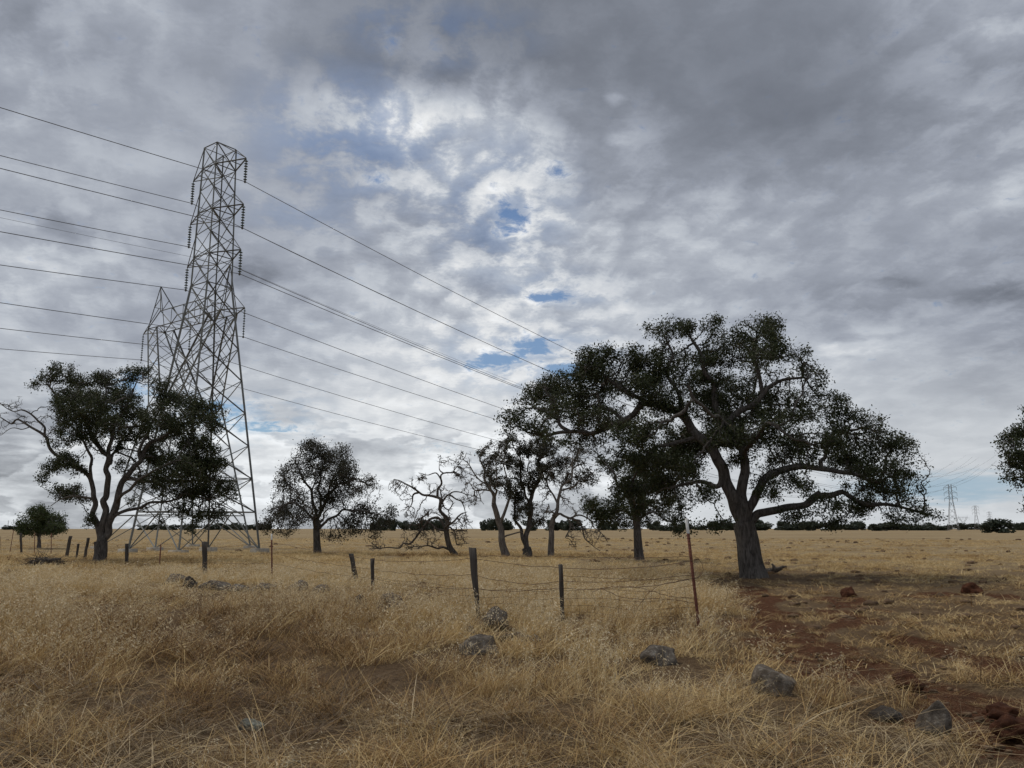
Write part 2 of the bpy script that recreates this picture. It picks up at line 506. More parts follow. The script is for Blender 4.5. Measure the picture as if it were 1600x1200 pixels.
M['steel_dark'] = simple_noise_mat('dark_steel', (0.07, 0.07, 0.066), (0.14, 0.14, 0.13), 1.2, 0.65, 0, spec=0.4, metallic=0.25)  # darker copy of the steel; on the far leg it stands for shade
M['glass_ins'] = simple_noise_mat('insulator_glaze', (0.05, 0.09, 0.10), (0.09, 0.14, 0.15), 3, 0.25, 0, spec=0.5)
M['cable'] = simple_noise_mat('aluminium_cable', (0.10, 0.10, 0.11), (0.14, 0.14, 0.15), 3, 0.6, 0)
M['concrete'] = simple_noise_mat('footing_concrete', (0.28, 0.25, 0.20), (0.40, 0.36, 0.30), 5, 0.9, 0.4)
M['wood'] = simple_noise_mat('weathered_wood', (0.035, 0.030, 0.026), (0.13, 0.115, 0.10), 14, 0.95, 0.8, 30, 0.1, stretch=(1, 1, 0.12), dist=0.01)
M['rust'] = simple_noise_mat('rusty_steel', (0.085, 0.032, 0.022), (0.19, 0.075, 0.05), 20, 0.9, 0.3, 60, dist=0.003)
M['rustwire'] = simple_noise_mat('rusty_wire', (0.075, 0.045, 0.03), (0.15, 0.09, 0.06), 12, 0.85, 0)
M['white'] = simple_noise_mat('white_paint', (0.55, 0.54, 0.50), (0.75, 0.74, 0.70), 25, 0.7, 0.1, dist=0.003)
def rock_mat(name, c1, c2, lichen, lam):
    m, k, b = mat_new(name)
    tc = k.n('ShaderNodeTexCoord')
    n = k.noise(tc.outputs['Object'], 7, 8, 0.65)
    c = k.mix(k.maprange(n.outputs['Fac'], 0.35, 0.68), c1 + (1,), c2 + (1,))
    n2 = k.noise(tc.outputs['Object'], 11, 6, 0.7, 0.5)
    c = k.mix(k.maprange(n2.outputs['Fac'], 0.54, 0.62, 0, lam), c, lichen + (1,))
    k.link(c, b.inputs['Base Color'])
    b.inputs['Roughness'].default_value = 0.95
    b.inputs['Specular IOR Level'].default_value = 0.15
    n3 = k.noise(tc.outputs['Object'], 16, 9, 0.72)
    bp = k.n('ShaderNodeBump'); bp.inputs['Strength'].default_value = 1.0; bp.inputs['Distance'].default_value = 0.07
    k.link(n3.outputs['Fac'], bp.inputs['Height']); k.link(bp.outputs[0], b.inputs['Normal'])
    return m
M['rock'] = rock_mat('lichen_rock', (0.090, 0.073, 0.058), (0.225, 0.192, 0.155), (0.36, 0.33, 0.28), 0.7)
M['rock_brown'] = rock_mat('brown_rock', (0.12, 0.094, 0.070), (0.29, 0.245, 0.195), (0.40, 0.36, 0.30), 0.6)
M['rock_dark'] = rock_mat('dark_rock', (0.048, 0.038, 0.031), (0.14, 0.117, 0.094), (0.24, 0.22, 0.2), 0.5)
M['rock_red'] = rock_mat('red_clay_rock', (0.062, 0.025, 0.014), (0.13, 0.053, 0.028), (0.22, 0.11, 0.065), 0.3)
M['rock_pale'] = rock_mat('pale_lichen_rock', (0.16, 0.155, 0.13), (0.32, 0.33, 0.27), (0.45, 0.47, 0.38), 0.8)

# ------------------------------------------------------------------ ground
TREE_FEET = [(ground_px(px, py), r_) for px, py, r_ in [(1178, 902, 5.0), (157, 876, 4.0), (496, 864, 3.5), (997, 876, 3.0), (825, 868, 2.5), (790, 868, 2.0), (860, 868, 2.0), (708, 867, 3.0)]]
def litter_shade_mask(x, y):  # leaf litter and worn earth, plus contact shade painted under the trees
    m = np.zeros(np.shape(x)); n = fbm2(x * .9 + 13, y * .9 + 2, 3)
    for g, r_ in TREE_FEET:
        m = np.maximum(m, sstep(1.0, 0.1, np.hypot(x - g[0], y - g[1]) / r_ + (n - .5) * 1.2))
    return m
def build_ground():
    th = np.concatenate([np.linspace(-math.pi, -0.85, 60, endpoint=False), np.linspace(-0.85, 0.85, 420), np.linspace(0.85, math.pi, 60, endpoint=False)[1:]])
    rr = np.concatenate([[0.05], np.geomspace(0.8, 9000, 260)])
    T, R = np.meshgrid(th, rr)
    x = R * np.sin(T); y = R * np.cos(T)
    z = gz(x, y)
    soil = soil_mask(x, y)
    fine = sstep(2, 6, R) * (1 - sstep(18, 45, R))
    z = z + fine * (0.10 * (fbm2(x * 1.6, y * 1.6, 3) - 0.5) + 0.05 * (fbm2(x * 6, y * 6, 2) - 0.5) * (0.4 + soil))
    V = np.stack([x.ravel(), y.ravel(), z.ravel()], 1)
    nr, nt = R.shape
    i = np.arange(nr - 1)[:, None] * nt; j = np.arange(nt)[None, :]; j2 = (j + 1) % nt
    F = np.stack([(i + j), (i + nt + j), (i + nt + j2), (i + j2)], -1).reshape(-1, 4)[:, ::-1]
    m, k, b = mat_new('dry_pasture')
    geo = k.n('ShaderNodeNewGeometry'); pos = geo.outputs['Position']
    at_ = k.n('ShaderNodeAttribute'); at_.attribute_name = 'soil'
    dist = k.vmath('LENGTH', pos)
    ps = k.vmath('MULTIPLY', pos, (0.5, 1.0, 1.0))
    nA = k.noise(ps, 0.045, 6, 0.65, 0.3)
    nB = k.noise(pos, 0.6, 6, 0.65)
    nC = k.noise(pos, 9.0, 5, 0.7)
    straw = k.mix(k.maprange(nA.outputs['Fac'], 0.35, 0.65), (0.335, 0.255, 0.145, 1), (0.46, 0.36, 0.21, 1))
    straw = k.mix(k.maprange(nB.outputs['Fac'], 0.42, 0.72, 0, 0.45), straw, (0.24, 0.16, 0.085, 1))
    straw = k.mix(k.maprange(nC.outputs['Fac'], 0.35, 0.7, 0.35, 0.0), straw, (0.17, 0.115, 0.065, 1))
    nG = k.noise(k.vmath('MULTIPLY', pos, (0.35, 1.0, 1.0)), 0.022, 5, 0.6, 0.5)
    straw = k.mix(k.maprange(nG.outputs['Fac'], 0.45, 0.68, 0, 0.42), straw, (0.25, 0.175, 0.095, 1))
    # darker broken tufts and burrow soil seen far off as thin flecks
    nD = k.noise(k.vmath('MULTIPLY', pos, (0.22, 1.0, 1.0)), 0.33, 7, 0.72, 0.4)
    fleck = k.math('MULTIPLY', k.maprange(nD.outputs['Fac'], 0.52, 0.68, 0, 0.70), k.maprange(dist, 15, 50, 0, 1))
    straw = k.mix(fleck, straw, (0.17, 0.11, 0.062, 1))
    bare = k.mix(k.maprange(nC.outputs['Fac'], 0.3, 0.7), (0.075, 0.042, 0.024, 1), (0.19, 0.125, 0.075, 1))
    near = k.maprange(dist, 14, 62, 0.86, 0.0, True)
    la = k.n('ShaderNodeAttribute'); la.attribute_name = 'litter_shade'
    straw = k.mix(k.math('MULTIPLY', la.outputs['Fac'], 0.8), straw, bare)  # ground colour darkened at tree feet: litter with painted contact shade
    c = k.mix(near, straw, bare)
    red = k.mix(k.maprange(nC.outputs['Fac'], 0.3, 0.7), (0.072, 0.032, 0.017, 1), (0.165, 0.076, 0.042, 1))
    sfac = k.maprange(k.math('ADD', at_.outputs['Fac'], k.math('MULTIPLY', k.math('SUBTRACT', nB.outputs['Fac'], 0.5), 1.2)), 0.35, 0.75, 0, 1, True)
    c = k.mix(sfac, c, red)
    nF = k.noise(pos, 42.0, 5, 0.75)
    grit = k.math('ADD', 1.0, k.math('MULTIPLY', k.math('SUBTRACT', nF.outputs['Fac'], 0.5), k.maprange(dist, 12, 45, 2.4, 0.3)))
    c = k.vmath('SCALE', c, scale=grit)
    lit = k.noise(k.vmath('MULTIPLY', pos, (1.0, 1.0, 1.0)), 27.0, 3, 0.8, 2.0)
    lf = k.math('MULTIPLY', k.maprange(lit.outputs['Fac'], 0.60, 0.66, 0, 0.75), k.maprange(dist, 14, 40, 1.0, 0.2))
    c = k.mix(lf, c, (0.42, 0.31, 0.17, 1))
    k.link(c, b.inputs['Base Color'])
    b.inputs['Roughness'].default_value = 1.0
    b.inputs['Specular IOR Level'].default_value = 0.05
    n3 = k.noise(pos, 11, 8, 0.75)
    bp = k.n('ShaderNodeBump'); bp.inputs['Strength'].default_value = 1.0; bp.inputs['Distance'].default_value = 0.10
    k.link(n3.outputs['Fac'], bp.inputs['Height']); k.link(bp.outputs[0], b.inputs['Normal'])
    me = new_mesh('ground', V, [F], [m], True)
    a = me.attributes.new('soil', 'FLOAT', 'POINT'); a.data.foreach_set('value', soil.ravel().astype(np.float32))
    a = me.attributes.new('litter_shade', 'FLOAT', 'POINT'); a.data.foreach_set('value', litter_shade_mask(x, y).ravel().astype(np.float32))
    o = add_obj('ground', me)
    o['kind'] = 'structure'
build_ground()

# ------------------------------------------------------------------ trees by space colonisation
def grow_tree(name, label, D, paths, clumps, rho, step, kill, infl, leaves=6, leaf_size=0.06, leafmat='leaf', bark='bark', seed=1,
              tip=0.005, gnarl=0.35, depth=0.75, r_twig=0.03, flare=0.22, group=None, cat='tree', bare=(), fuzz=0.6, leaf_spread=0.085, base=None, tw_len=1.0, droop=0.0, pocket=1.1, pocket_t=0.30):
    """paths: (points_px with optional 3rd = depth offset m, start width px, end width px, parent path or None)
       clumps: (cx, cy, rx, ry[, density]) in px at the tree's distance D"""
    rng = np.random.RandomState(seed)
    D = D * DS
    mpp = D / FPX                                       # metres per pixel (approx)
    pos = []; par = []; pid = []; wmin = []; can = []
    starts = {}
    for pi, (pts, w0, w1, parent) in enumerate(paths):
        P3 = np.array([at(p[0], p[1], D + (p[2] if len(p) > 2 else 0.0)) for p in pts])
        C = catmull(P3, step)
        n = len(C)
        kn = max(3, int(n * step / 0.45)); xk = np.linspace(0, n - 1, kn)
        jk = rng.normal(0, 1, (kn, 3)) * 0.058 * (gnarl / 0.35) * (D / 30) ** 0.5; jk[0] = 0
        if pi == 0: jk *= 0.25
        jit = np.stack([np.interp(np.arange(n), xk, jk[:, q]) for q in range(3)], 1)
        jit[1:-1] = (jit[:-2] + jit[1:-1] * 2 + jit[2:]) / 4
        C = C + jit
        if parent is None:
            pr = -1; i0 = 0
        else:
            idx = [q for q in range(len(pos)) if pid[q] == parent]
            dd = [np.sum((pos[q] - C[0]) ** 2) for q in idx]
            pr = idx[int(np.argmin(dd))]; i0 = 1
            shift = pos[pr] - C[0]
            C = C + shift[None, :] * np.linspace(1, 0, n)[:, None] ** 2
        for i in range(i0, n):
            t = i / max(1, n - 1)
            pos.append(C[i]); par.append(pr); pid.append(pi); pr = len(pos) - 1
            wmin.append(0.5 * mpp * (w0 * (1 - t) + w1 * t))
            can.append(pi != 0 and t > 0.30)
    pos = [np.asarray(p) for p in pos]
    n0 = len(pos)
    # attractors
    cl = np.array([(c + (1.0,))[:5] for c in clumps], float)
    A = []; Abare = []
    if len(cl):
        cx, cy = (cl[:, 0].min() + cl[:, 0].max()) / 2, (cl[:, 1].min() + cl[:, 1].max()) / 2
        hx = (cl[:, 0].max() - cl[:, 0].min()) / 2 + 20; hy = (cl[:, 1].max() - cl[:, 1].min()) / 2 + 15
        RD = depth * min(hx * mpp, hy * mpp * 1.5)
        for (x, y, rx, ry, dn) in cl:
            q = min(1.0, ((x - cx) / hx) ** 2 + ((y - cy) / hy) ** 2)
            off = rng.uniform(-1, 1) * RD * math.sqrt(max(0.03, 1 - q))
            rd = (rx + ry) / 2 * mpp * 1.15
            n = max(3, int(rho * dn * math.pi * rx * ry * mpp * mpp))
            u = rng.normal(0, 1, (n, 3)); u /= np.linalg.norm(u, axis=1)[:, None]
            u *= (rng.rand(n, 1) ** 0.45)
            ns_ = 6
            sc_ = rng.normal(0, 1, (ns_, 3)); sc_ /= np.linalg.norm(sc_, axis=1)[:, None]; sc_ *= rng.uniform(0.30, 0.80, (ns_, 1))
            ss_ = rng.uniform(0.38, 0.72, ns_); q_ = rng.randint(0, ns_, n)
            u = sc_[q_] + u * ss_[q_][:, None]
            for a in u:
                A.append(at(x + a[0] * rx, y - a[1] * ry, D + off + a[2] * rd))
    A = np.array(A) if len(A) else np.zeros((0, 3))
    gmin = 0.35
    if len(A):
        pk = vnoise3(A * pocket + seed * 3.3) + 0.4 * (vnoise3(A * pocket * 2.3 + seed) - 0.5)
        A = A[pk > pocket_t]
    cap = n0 + 40000
    P = np.zeros((cap, 3)); P[:n0] = np.array(pos); N = n0
    canm = np.zeros(cap, bool); canm[:n0] = can
    par = list(par); pid = list(pid)
    if len(A):
        ci = np.where(canm[:N])[0]
        nd = np.full(len(A), 1e9); ni = np.zeros(len(A), int)
        for s in range(0, len(ci), 200):
            blk = ci[s:s + 200]
            d = ((A[:, None, :] - P[blk][None]) ** 2).sum(2)
            m = d.argmin(1); dm = d[np.arange(len(A)), m]
            better = dm < nd; nd[better] = dm[better]; ni[better] = blk[m[better]]
        alive = nd > kill ** 2
        A, nd, ni = A[alive], nd[alive], ni[alive]
        reach = infl
        for it in range(260):
            if not len(A): break
            act = nd < reach ** 2
            if not act.any():
                reach *= 1.4
                if reach > 60: break
                continue
            vec = A[act] - P[ni[act]]; vec /= np.linalg.norm(vec, axis=1)[:, None] + 1e-9
            un, inv = np.unique(ni[act], return_inverse=True)
            s = np.zeros((len(un), 3)); np.add.at(s, inv, vec)
            s /= np.linalg.norm(s, axis=1)[:, None] + 1e-9
            inh = np.array([P[u_] - P[par[u_]] if par[u_] >= 0 else (0, 0, 0) for u_ in un]); inh /= np.linalg.norm(inh, axis=1)[:, None] + 1e-9
            dr = s + 0.35 * inh + rng.normal(0, gnarl, s.shape); dr[:, 2] -= droop
            dr /= np.linalg.norm(dr, axis=1)[:, None] + 1e-9
            newp = P[un] + dr * step * rng.uniform(0.8, 1.2, (len(un), 1))
            newp[:, 2] = np.maximum(newp[:, 2], gmin)
            if N + len(un) > cap: break
            ids = np.arange(N, N + len(un)); P[ids] = newp; canm[ids] = True
            par.extend(int(q) for q in un); pid.extend(pid[q] for q in un); N += len(un)
            d = ((A[:, None, :] - newp[None]) ** 2).sum(2)
            m = d.argmin(1); dm = d[np.arange(len(A)), m]
            better = dm < nd; nd[better] = dm[better]; ni[better] = ids[m[better]]
            alive = nd > kill ** 2
            A, nd, ni = A[alive], nd[alive], ni[alive]
    P = P[:N]; par = np.array(par); pid = np.array(pid)
    # short end twigs
    nch = np.bincount(par[par >= 0], minlength=N)
    grown = np.arange(N) >= n0
    thin = np.where(grown & (nch <= 1))[0]
    sel = thin[rng.rand(len(thin)) < fuzz]
    extra = []; epar = []
    for q in sel:
        dr = P[q] - P[par[q]]; dr /= np.linalg.norm(dr) + 1e-9
        v = dr * 0.6 + rng.normal(0, 0.75, 3); v[2] -= droop * 1.5
        v /= np.linalg.norm(v)
        extra.append(P[q] + v * step * tw_len * rng.uniform(0.7, 1.6)); epar.append(q)
    if extra:
        P = np.vstack([P, extra]); par = np.concatenate([par, epar]); pid = np.concatenate([pid, pid[epar]]); N = len(P)
    # pipe-model radii
    nch = np.bincount(par[par >= 0], minlength=N)
    cnt = np.zeros(N); cnt[nch == 0] = 1
    for i in range(N - 1, 0, -1):
        if par[i] >= 0: cnt[par[i]] += cnt[i]
    # parents always come before their children except grafted paths, which also come later: one pass is exact
    rb = 0.5 * mpp * paths[0][1]
    ex = math.log(max(rb / tip, 2)) / math.log(max(cnt[0], 2))
    r = tip * np.maximum(cnt, 1) ** ex
    r[:n0] = np.maximum(r[:n0] * 0.55, np.array(wmin) * 0.92)
    for i in range(1, N):
        if par[i] >= 0: r[i] = min(r[i], r[par[i]] * 1.02)
    basept = base if base is not None else P[0]
    h = np.linalg.norm(P - P[0], axis=1)
    # frames
    U = np.zeros((N, 3)); W = np.zeros((N, 3))
    for i in range(N):
        p = par[i]
        if p < 0:
            t = np.array([0, 0, 1.0]); u = np.array([1.0, 0, 0])
        else:
            t = P[i] - P[p]; t = t / (np.linalg.norm(t) + 1e-9); u = U[p] if np.any(U[p]) else np.array([1.0, 0, 0])
        u = u - t * (u @ t); l = math.sqrt(u @ u)
        if l < 1e-3:
            u = np.cross(t, [0.3, 0.8, 0.5]); l = math.sqrt(u @ u)
        u = u / l
        U[i] = u; W[i] = np.cross(t, u)
    # main child
    mainc = np.full(N, -1)
    for i in range(1, N):
        p = par[i]
        if p >= 0 and (mainc[p] < 0 or r[i] > r[mainc[p]]): mainc[p] = i
    root = thing(name, label, cat, basept, group)
    b3 = np.array(basept, float)
    part = np.where(r < r_twig, -1, pid)          # -1 twigs
    part[0] = 0
    for i in range(1, N):
        if par[i] > 0 and part[par[i]] == -1: part[i] = -1
    def sweep(nodes, sides, lumpy):
        ang = np.arange(sides) * 2 * math.pi / sides
        ringof = {}
        V = []; F = []; c = 0
        ca, sa = np.cos(ang)[:, None], np.sin(ang)[:, None]
        def ring(center, rad, u, w, hh):
            rr_ = rad * np.ones(sides)
            if lumpy and rad > 0.05:
                rr_ = rr_ * (1 + 0.20 * (vnoise2(3 + 1.9 * np.cos(ang), 5 + 1.9 * np.sin(ang) + hh * 0.55) - 0.5) + 0.035 * np.cos(ang * 6 + hh * 0.4))
                fl = flare * math.exp(-hh / 0.28)
                rr_ = rr_ * (1 + fl * (0.75 + 0.5 * np.cos(ang * 5 + 1)))
            return center + rr_[:, None] * (ca * u + sa * w)
        ns = set(int(q) for q in nodes)
        for i in sorted(ns):
            p = par[i]
            if p < 0:
                V.append(ring(P[i], r[i], U[i], W[i], 0.0)); ringof[i] = c; c += sides; continue
            if mainc[p] == i and p in ringof:
                s0 = ringof[p]
            else:
                V.append(ring(P[p], min(r[i] * 1.15, r[p]), U[i], W[i], 9.0)); s0 = c; c += sides
            V.append(ring(P[i], r[i], U[i], W[i], h[i])); s1 = c; ringof[i] = c; c += sides
            for s in range(sides):
                s2 = (s + 1) % sides
                F.append((s0 + s, s0 + s2, s1 + s2, s1 + s))
        return np.concatenate(V) - b3, np.array(F)
    for q in sorted(set(part.tolist())):
        nodes = np.where(part == q)[0]
        if q == -1: continue
        if q == 0 and 0 not in nodes: nodes = np.append(nodes, 0)
        if len(nodes) < 2: continue
        V, F = sweep(nodes, 24 if q == 0 else 10, True)
        add_obj('trunk' if q == 0 else 'limb', new_mesh('trunk' if q == 0 else 'limb', V, [F], [M[bark]], True), root)
    tw = np.where(part == -1)[0]
    tw = tw[par[tw] >= 0]
    if len(tw):
        sides = 3
        ang = np.arange(sides) * 2 * math.pi / sides
        ca, sa = np.cos(ang)[None, :, None], np.sin(ang)[None, :, None]
        off = ca * U[tw][:, None, :] + sa * W[tw][:, None, :]
        rp = np.minimum(r[par[tw]], r[tw] * 1.3)
        R0 = P[par[tw]][:, None, :] + off * rp[:, None, None]
        R1 = P[tw][:, None, :] + off * (r[tw] * 0.9)[:, None, None]
        V = np.concatenate([R0, R1], 1).reshape(-1, 3) - b3
        bse = np.arange(len(tw))[:, None, None] * 6
        f = np.array([[0, 1, 4, 3], [1, 2, 5, 4], [2, 0, 3, 5]])[None]
        F = (bse + f).reshape(-1, 4)
        o = add_obj('twigs', new_mesh('twigs', V, [F], [M[bark]], True), root)
        o['kind'] = 'stuff'
    # leaves
    if leaves > 0:
        lt = np.where((part == -1) & (np.arange(N) >= n0) & (nch <= 1) & (r < tip * 3.2))[0]
        if len(bare):
            pxs = np.array([to_px(*P[q]) for q in lt])
            keep = np.ones(len(lt), bool)
            for (x, y, rx, ry) in bare:
                keep &= (((pxs[:, 0] - x) / rx) ** 2 + ((pxs[:, 1] - y) / ry) ** 2) > 1
            lt = lt[keep]
        # leaves come in bunches: patches where the twigs are leafless
        pn = vnoise3(P[lt] * 1.7 + 50) + 0.35 * (vnoise3(P[lt] * 2.3 + 11) - 0.5)
        dens = np.clip((pn - 0.27) / 0.28, 0.08, 1.5)
        cntl = rng.poisson(leaves * dens)
        c0 = np.repeat(P[lt], cntl, axis=0)
        n = len(c0)
        ctr = c0 + rng.normal(0, leaf_spread, (n, 3))
        d1 = rng.normal(0, 1, (n, 3)); d1[:, 2] -= 0.3; d1 /= np.linalg.norm(d1, axis=1)[:, None]
        d2 = np.cross(d1, rng.normal(0, 1, (n, 3)) + np.array([0, 0, 0.8])); d2 /= np.linalg.norm(d2, axis=1)[:, None] + 1e-9
        d3 = np.cross(d1, d2)
        L = leaf_size * rng.uniform(0.65, 1.35, (n, 1)); Wd = L * rng.uniform(0.42, 0.62, (n, 1))
        a = ctr - d1 * L * 0.5; bq = ctr + d2 * Wd * 0.5 + d3 * L * 0.12 + d1 * L * 0.1; cc = ctr + d1 * L * 0.5; dq = ctr - d2 * Wd * 0.5 + d3 * L * 0.12 + d1 * L * 0.1
        V = np.stack([a, bq, cc, dq], 1).reshape(-1, 3) - b3
        bse = np.arange(n)[:, None] * 4
        F = np.concatenate([bse + np.array([[0, 1, 2]]), bse + np.array([[0, 2, 3]])], 0)
        o = add_obj('foliage', new_mesh('foliage', V, [F], [M[leafmat]], False), root)
        o['kind'] = 'stuff'
    print('TREE', name, 'nodes', N, 'r0', round(float(r[0]), 3), 'leaves', n if leaves > 0 else 0)
    return root

def zpx(lst, s, ox, oy):
    return [((c[0] / s) + ox, (c[1] / s) + oy) + ((c[2] / s, c[3] / s) + tuple(c[4:]) if len(c) >= 4 else tuple(c[2:])) for c in lst]

# --- the great oak right of centre
grow_tree('oak_tree', 'great spreading oak with thick grey trunk, widest tree, behind the rusty post', 26.0,
  [([(1176, 903), (1172, 872), (1167, 842), (1161, 815)], 41, 33, None),
   ([(1160, 822), (1148, 792), (1133, 757), (1124, 725), (1112, 700), (1092, 682), (1066, 650), (1040, 638), (1012, 632), (976, 658), (935, 674), (892, 671), (850, 686)], 22, 5, 0),
   ([(1166, 820), (1167, 780), (1164, 745), (1164, 705), (1150, 680), (1138, 663), (1122, 638), (1108, 600), (1098, 560), (1085, 530)], 20, 5, 0),
   ([(1172, 822), (1182, 785), (1189, 762), (1197, 746), (1222, 731), (1255, 729), (1285, 734), (1314, 737), (1345, 745), (1380, 752)], 17, 4, 0),
   ([(1172, 828), (1190, 804), (1222, 794), (1255, 791), (1272, 783), (1292, 771), (1318, 771), (1350, 785), (1400, 795), (1450, 802)], 15, 3, 0),
   ([(1138, 663), (1150, 650), (1172, 636), (1193, 616), (1205, 600), (1225, 594), (1250, 592)], 12, 4, 2),
   ([(1193, 616), (1190, 585), (1180, 555), (1188, 525)], 8, 3, 5),
   ([(1126, 735, ), (1120, 758), (1096, 750), (1072, 754), (1050, 760)], 10, 4, 1),
   ([(1012, 632), (985, 615), (960, 600), (935, 580)], 8, 3, 1),
   ([(892, 671), (876, 664), (872, 652), (858, 646), (862, 625), (858, 612)], 7, 3, 1),
   ([(976, 658), (960, 640), (942, 632), (935, 612)], 7, 3, 1),
   ([(1284, 733), (1283, 720), (1291, 714), (1292, 695), (1300, 675), (1325, 668)], 8, 3, 3),
   ([(1066, 650), (1062, 620), (1045, 590), (1048, 555), (1040, 530)], 9, 3, 1),
   ([(1255, 791), (1275, 778), (1287, 765)], 9, 6, 4),
   ([(1092, 682), (1060, 690), (1030, 700), (1005, 720)], 8, 3, 1),
   ([(1164, 720, 0), (1180, 690, -1.5), (1205, 665, -2.5), (1235, 680, -3)], 9, 4, 2),
   ([(1150, 690, 0), (1130, 660, -1.8), (1100, 640, -3), (1070, 600, -3.5)], 9, 4, 2),
   ([(1164, 730, 0), (1160, 680, 2.2), (1170, 620, 3.5), (1190, 580, 4)], 9, 4, 2)],
  [(800, 652, 22, 20), (790, 678, 14, 18, .7), (822, 640, 26, 18, .8), (845, 615, 26, 20), (868, 603, 22, 13), (838, 668, 32, 16, .6), (872, 632, 26, 20, .7), (902, 598, 34, 26), (925, 572, 34, 26), (902, 635, 28, 22, .7),
   (945, 556, 34, 20), (952, 598, 42, 30), (985, 562, 38, 28), (935, 648, 36, 20, .8), (905, 688, 32, 14, .6), (868, 692, 28, 12, .5), (1000, 606, 42, 32), (1028, 568, 40, 32), (1020, 520, 20, 16), (1050, 513, 40, 18), (1075, 518, 25, 20), (1060, 552, 42, 28),
   (1000, 680, 42, 26), (1050, 632, 46, 30), (1060, 690, 50, 30), (1012, 728, 42, 26), (1090, 600, 40, 32), (1088, 735, 28, 22, .7), (1082, 778, 22, 16, .5), (1062, 800, 16, 14, .4),
   (1123, 512, 20, 18), (1150, 528, 28, 24), (1185, 508, 33, 17), (1207, 528, 23, 22), (1130, 556, 38, 28), (1180, 558, 33, 24), (1225, 553, 26, 20, .9), (1257, 558, 22, 16, .7), (1270, 580, 22, 20, .8), (1290, 602, 14, 13, .7), (1240, 588, 32, 20), (1212, 610, 28, 15, .8), (1262, 620, 22, 16, .6),
   (1140, 608, 38, 28), (1108, 655, 38, 30), (1150, 690, 40, 24), (1130, 712, 28, 16), (1170, 655, 28, 22), (1200, 668, 24, 18), (1190, 700, 32, 20), (1232, 690, 22, 16, .8), (1215, 720, 20, 12, .6),
   (1250, 648, 26, 14, .7), (1288, 650, 20, 16, .8), (1312, 662, 28, 18), (1345, 658, 33, 18), (1372, 668, 22, 18), (1302, 694, 32, 18, .8), (1345, 694, 38, 22), (1388, 698, 28, 20), (1415, 715, 18, 16), (1330, 722, 38, 16, .8), (1375, 735, 38, 20), (1412, 745, 24, 16), (1438, 757, 14, 12),
   (1345, 762, 34, 16, .8), (1388, 768, 34, 16, .8), (1420, 780, 24, 13, .8), (1300, 788, 28, 13, .7), (1345, 793, 28, 14, .8), (1390, 800, 24, 12, .8), (1440, 800, 20, 9, .9), (1465, 806, 12, 7), (1300, 812, 18, 9, .5), (1240, 745, 18, 12, .5), (1258, 760, 18, 10, .5), (1235, 815, 25, 8, .35), (1130, 820, 25, 8, .4), (1280, 830, 20, 6, .3), (1030, 758, 40, 22), (1060, 728, 44, 24), (1000, 766, 36, 18), (962, 704, 34, 18, .8), (1108, 772, 24, 16, .6), (1240, 803, 36, 11, .6), (1292, 822, 28, 7, .5), (1400, 815, 30, 7, .6), (1085, 700, 40, 26), (1125, 640, 36, 24), (1100, 610, 150, 95, .10), (905, 630, 110, 55, .14), (1335, 722, 105, 62, .12), (1040, 720, 90, 50, .22), (1245, 640, 46, 28, .6), (1232, 702, 46, 28, .6), (1222, 762, 40, 20, .35), (1182, 742, 38, 22, .35), (1290, 632, 40, 24, .5), (950, 680, 60, 30, .4), (1270, 690, 40, 30, .4)],
  rho=190, step=0.10, kill=0.12, infl=1.3, leaves=13, leaf_size=0.085, seed=11, tip=0.006, gnarl=0.42, depth=0.62, r_twig=0.034, leaf_spread=0.095, droop=0.05)

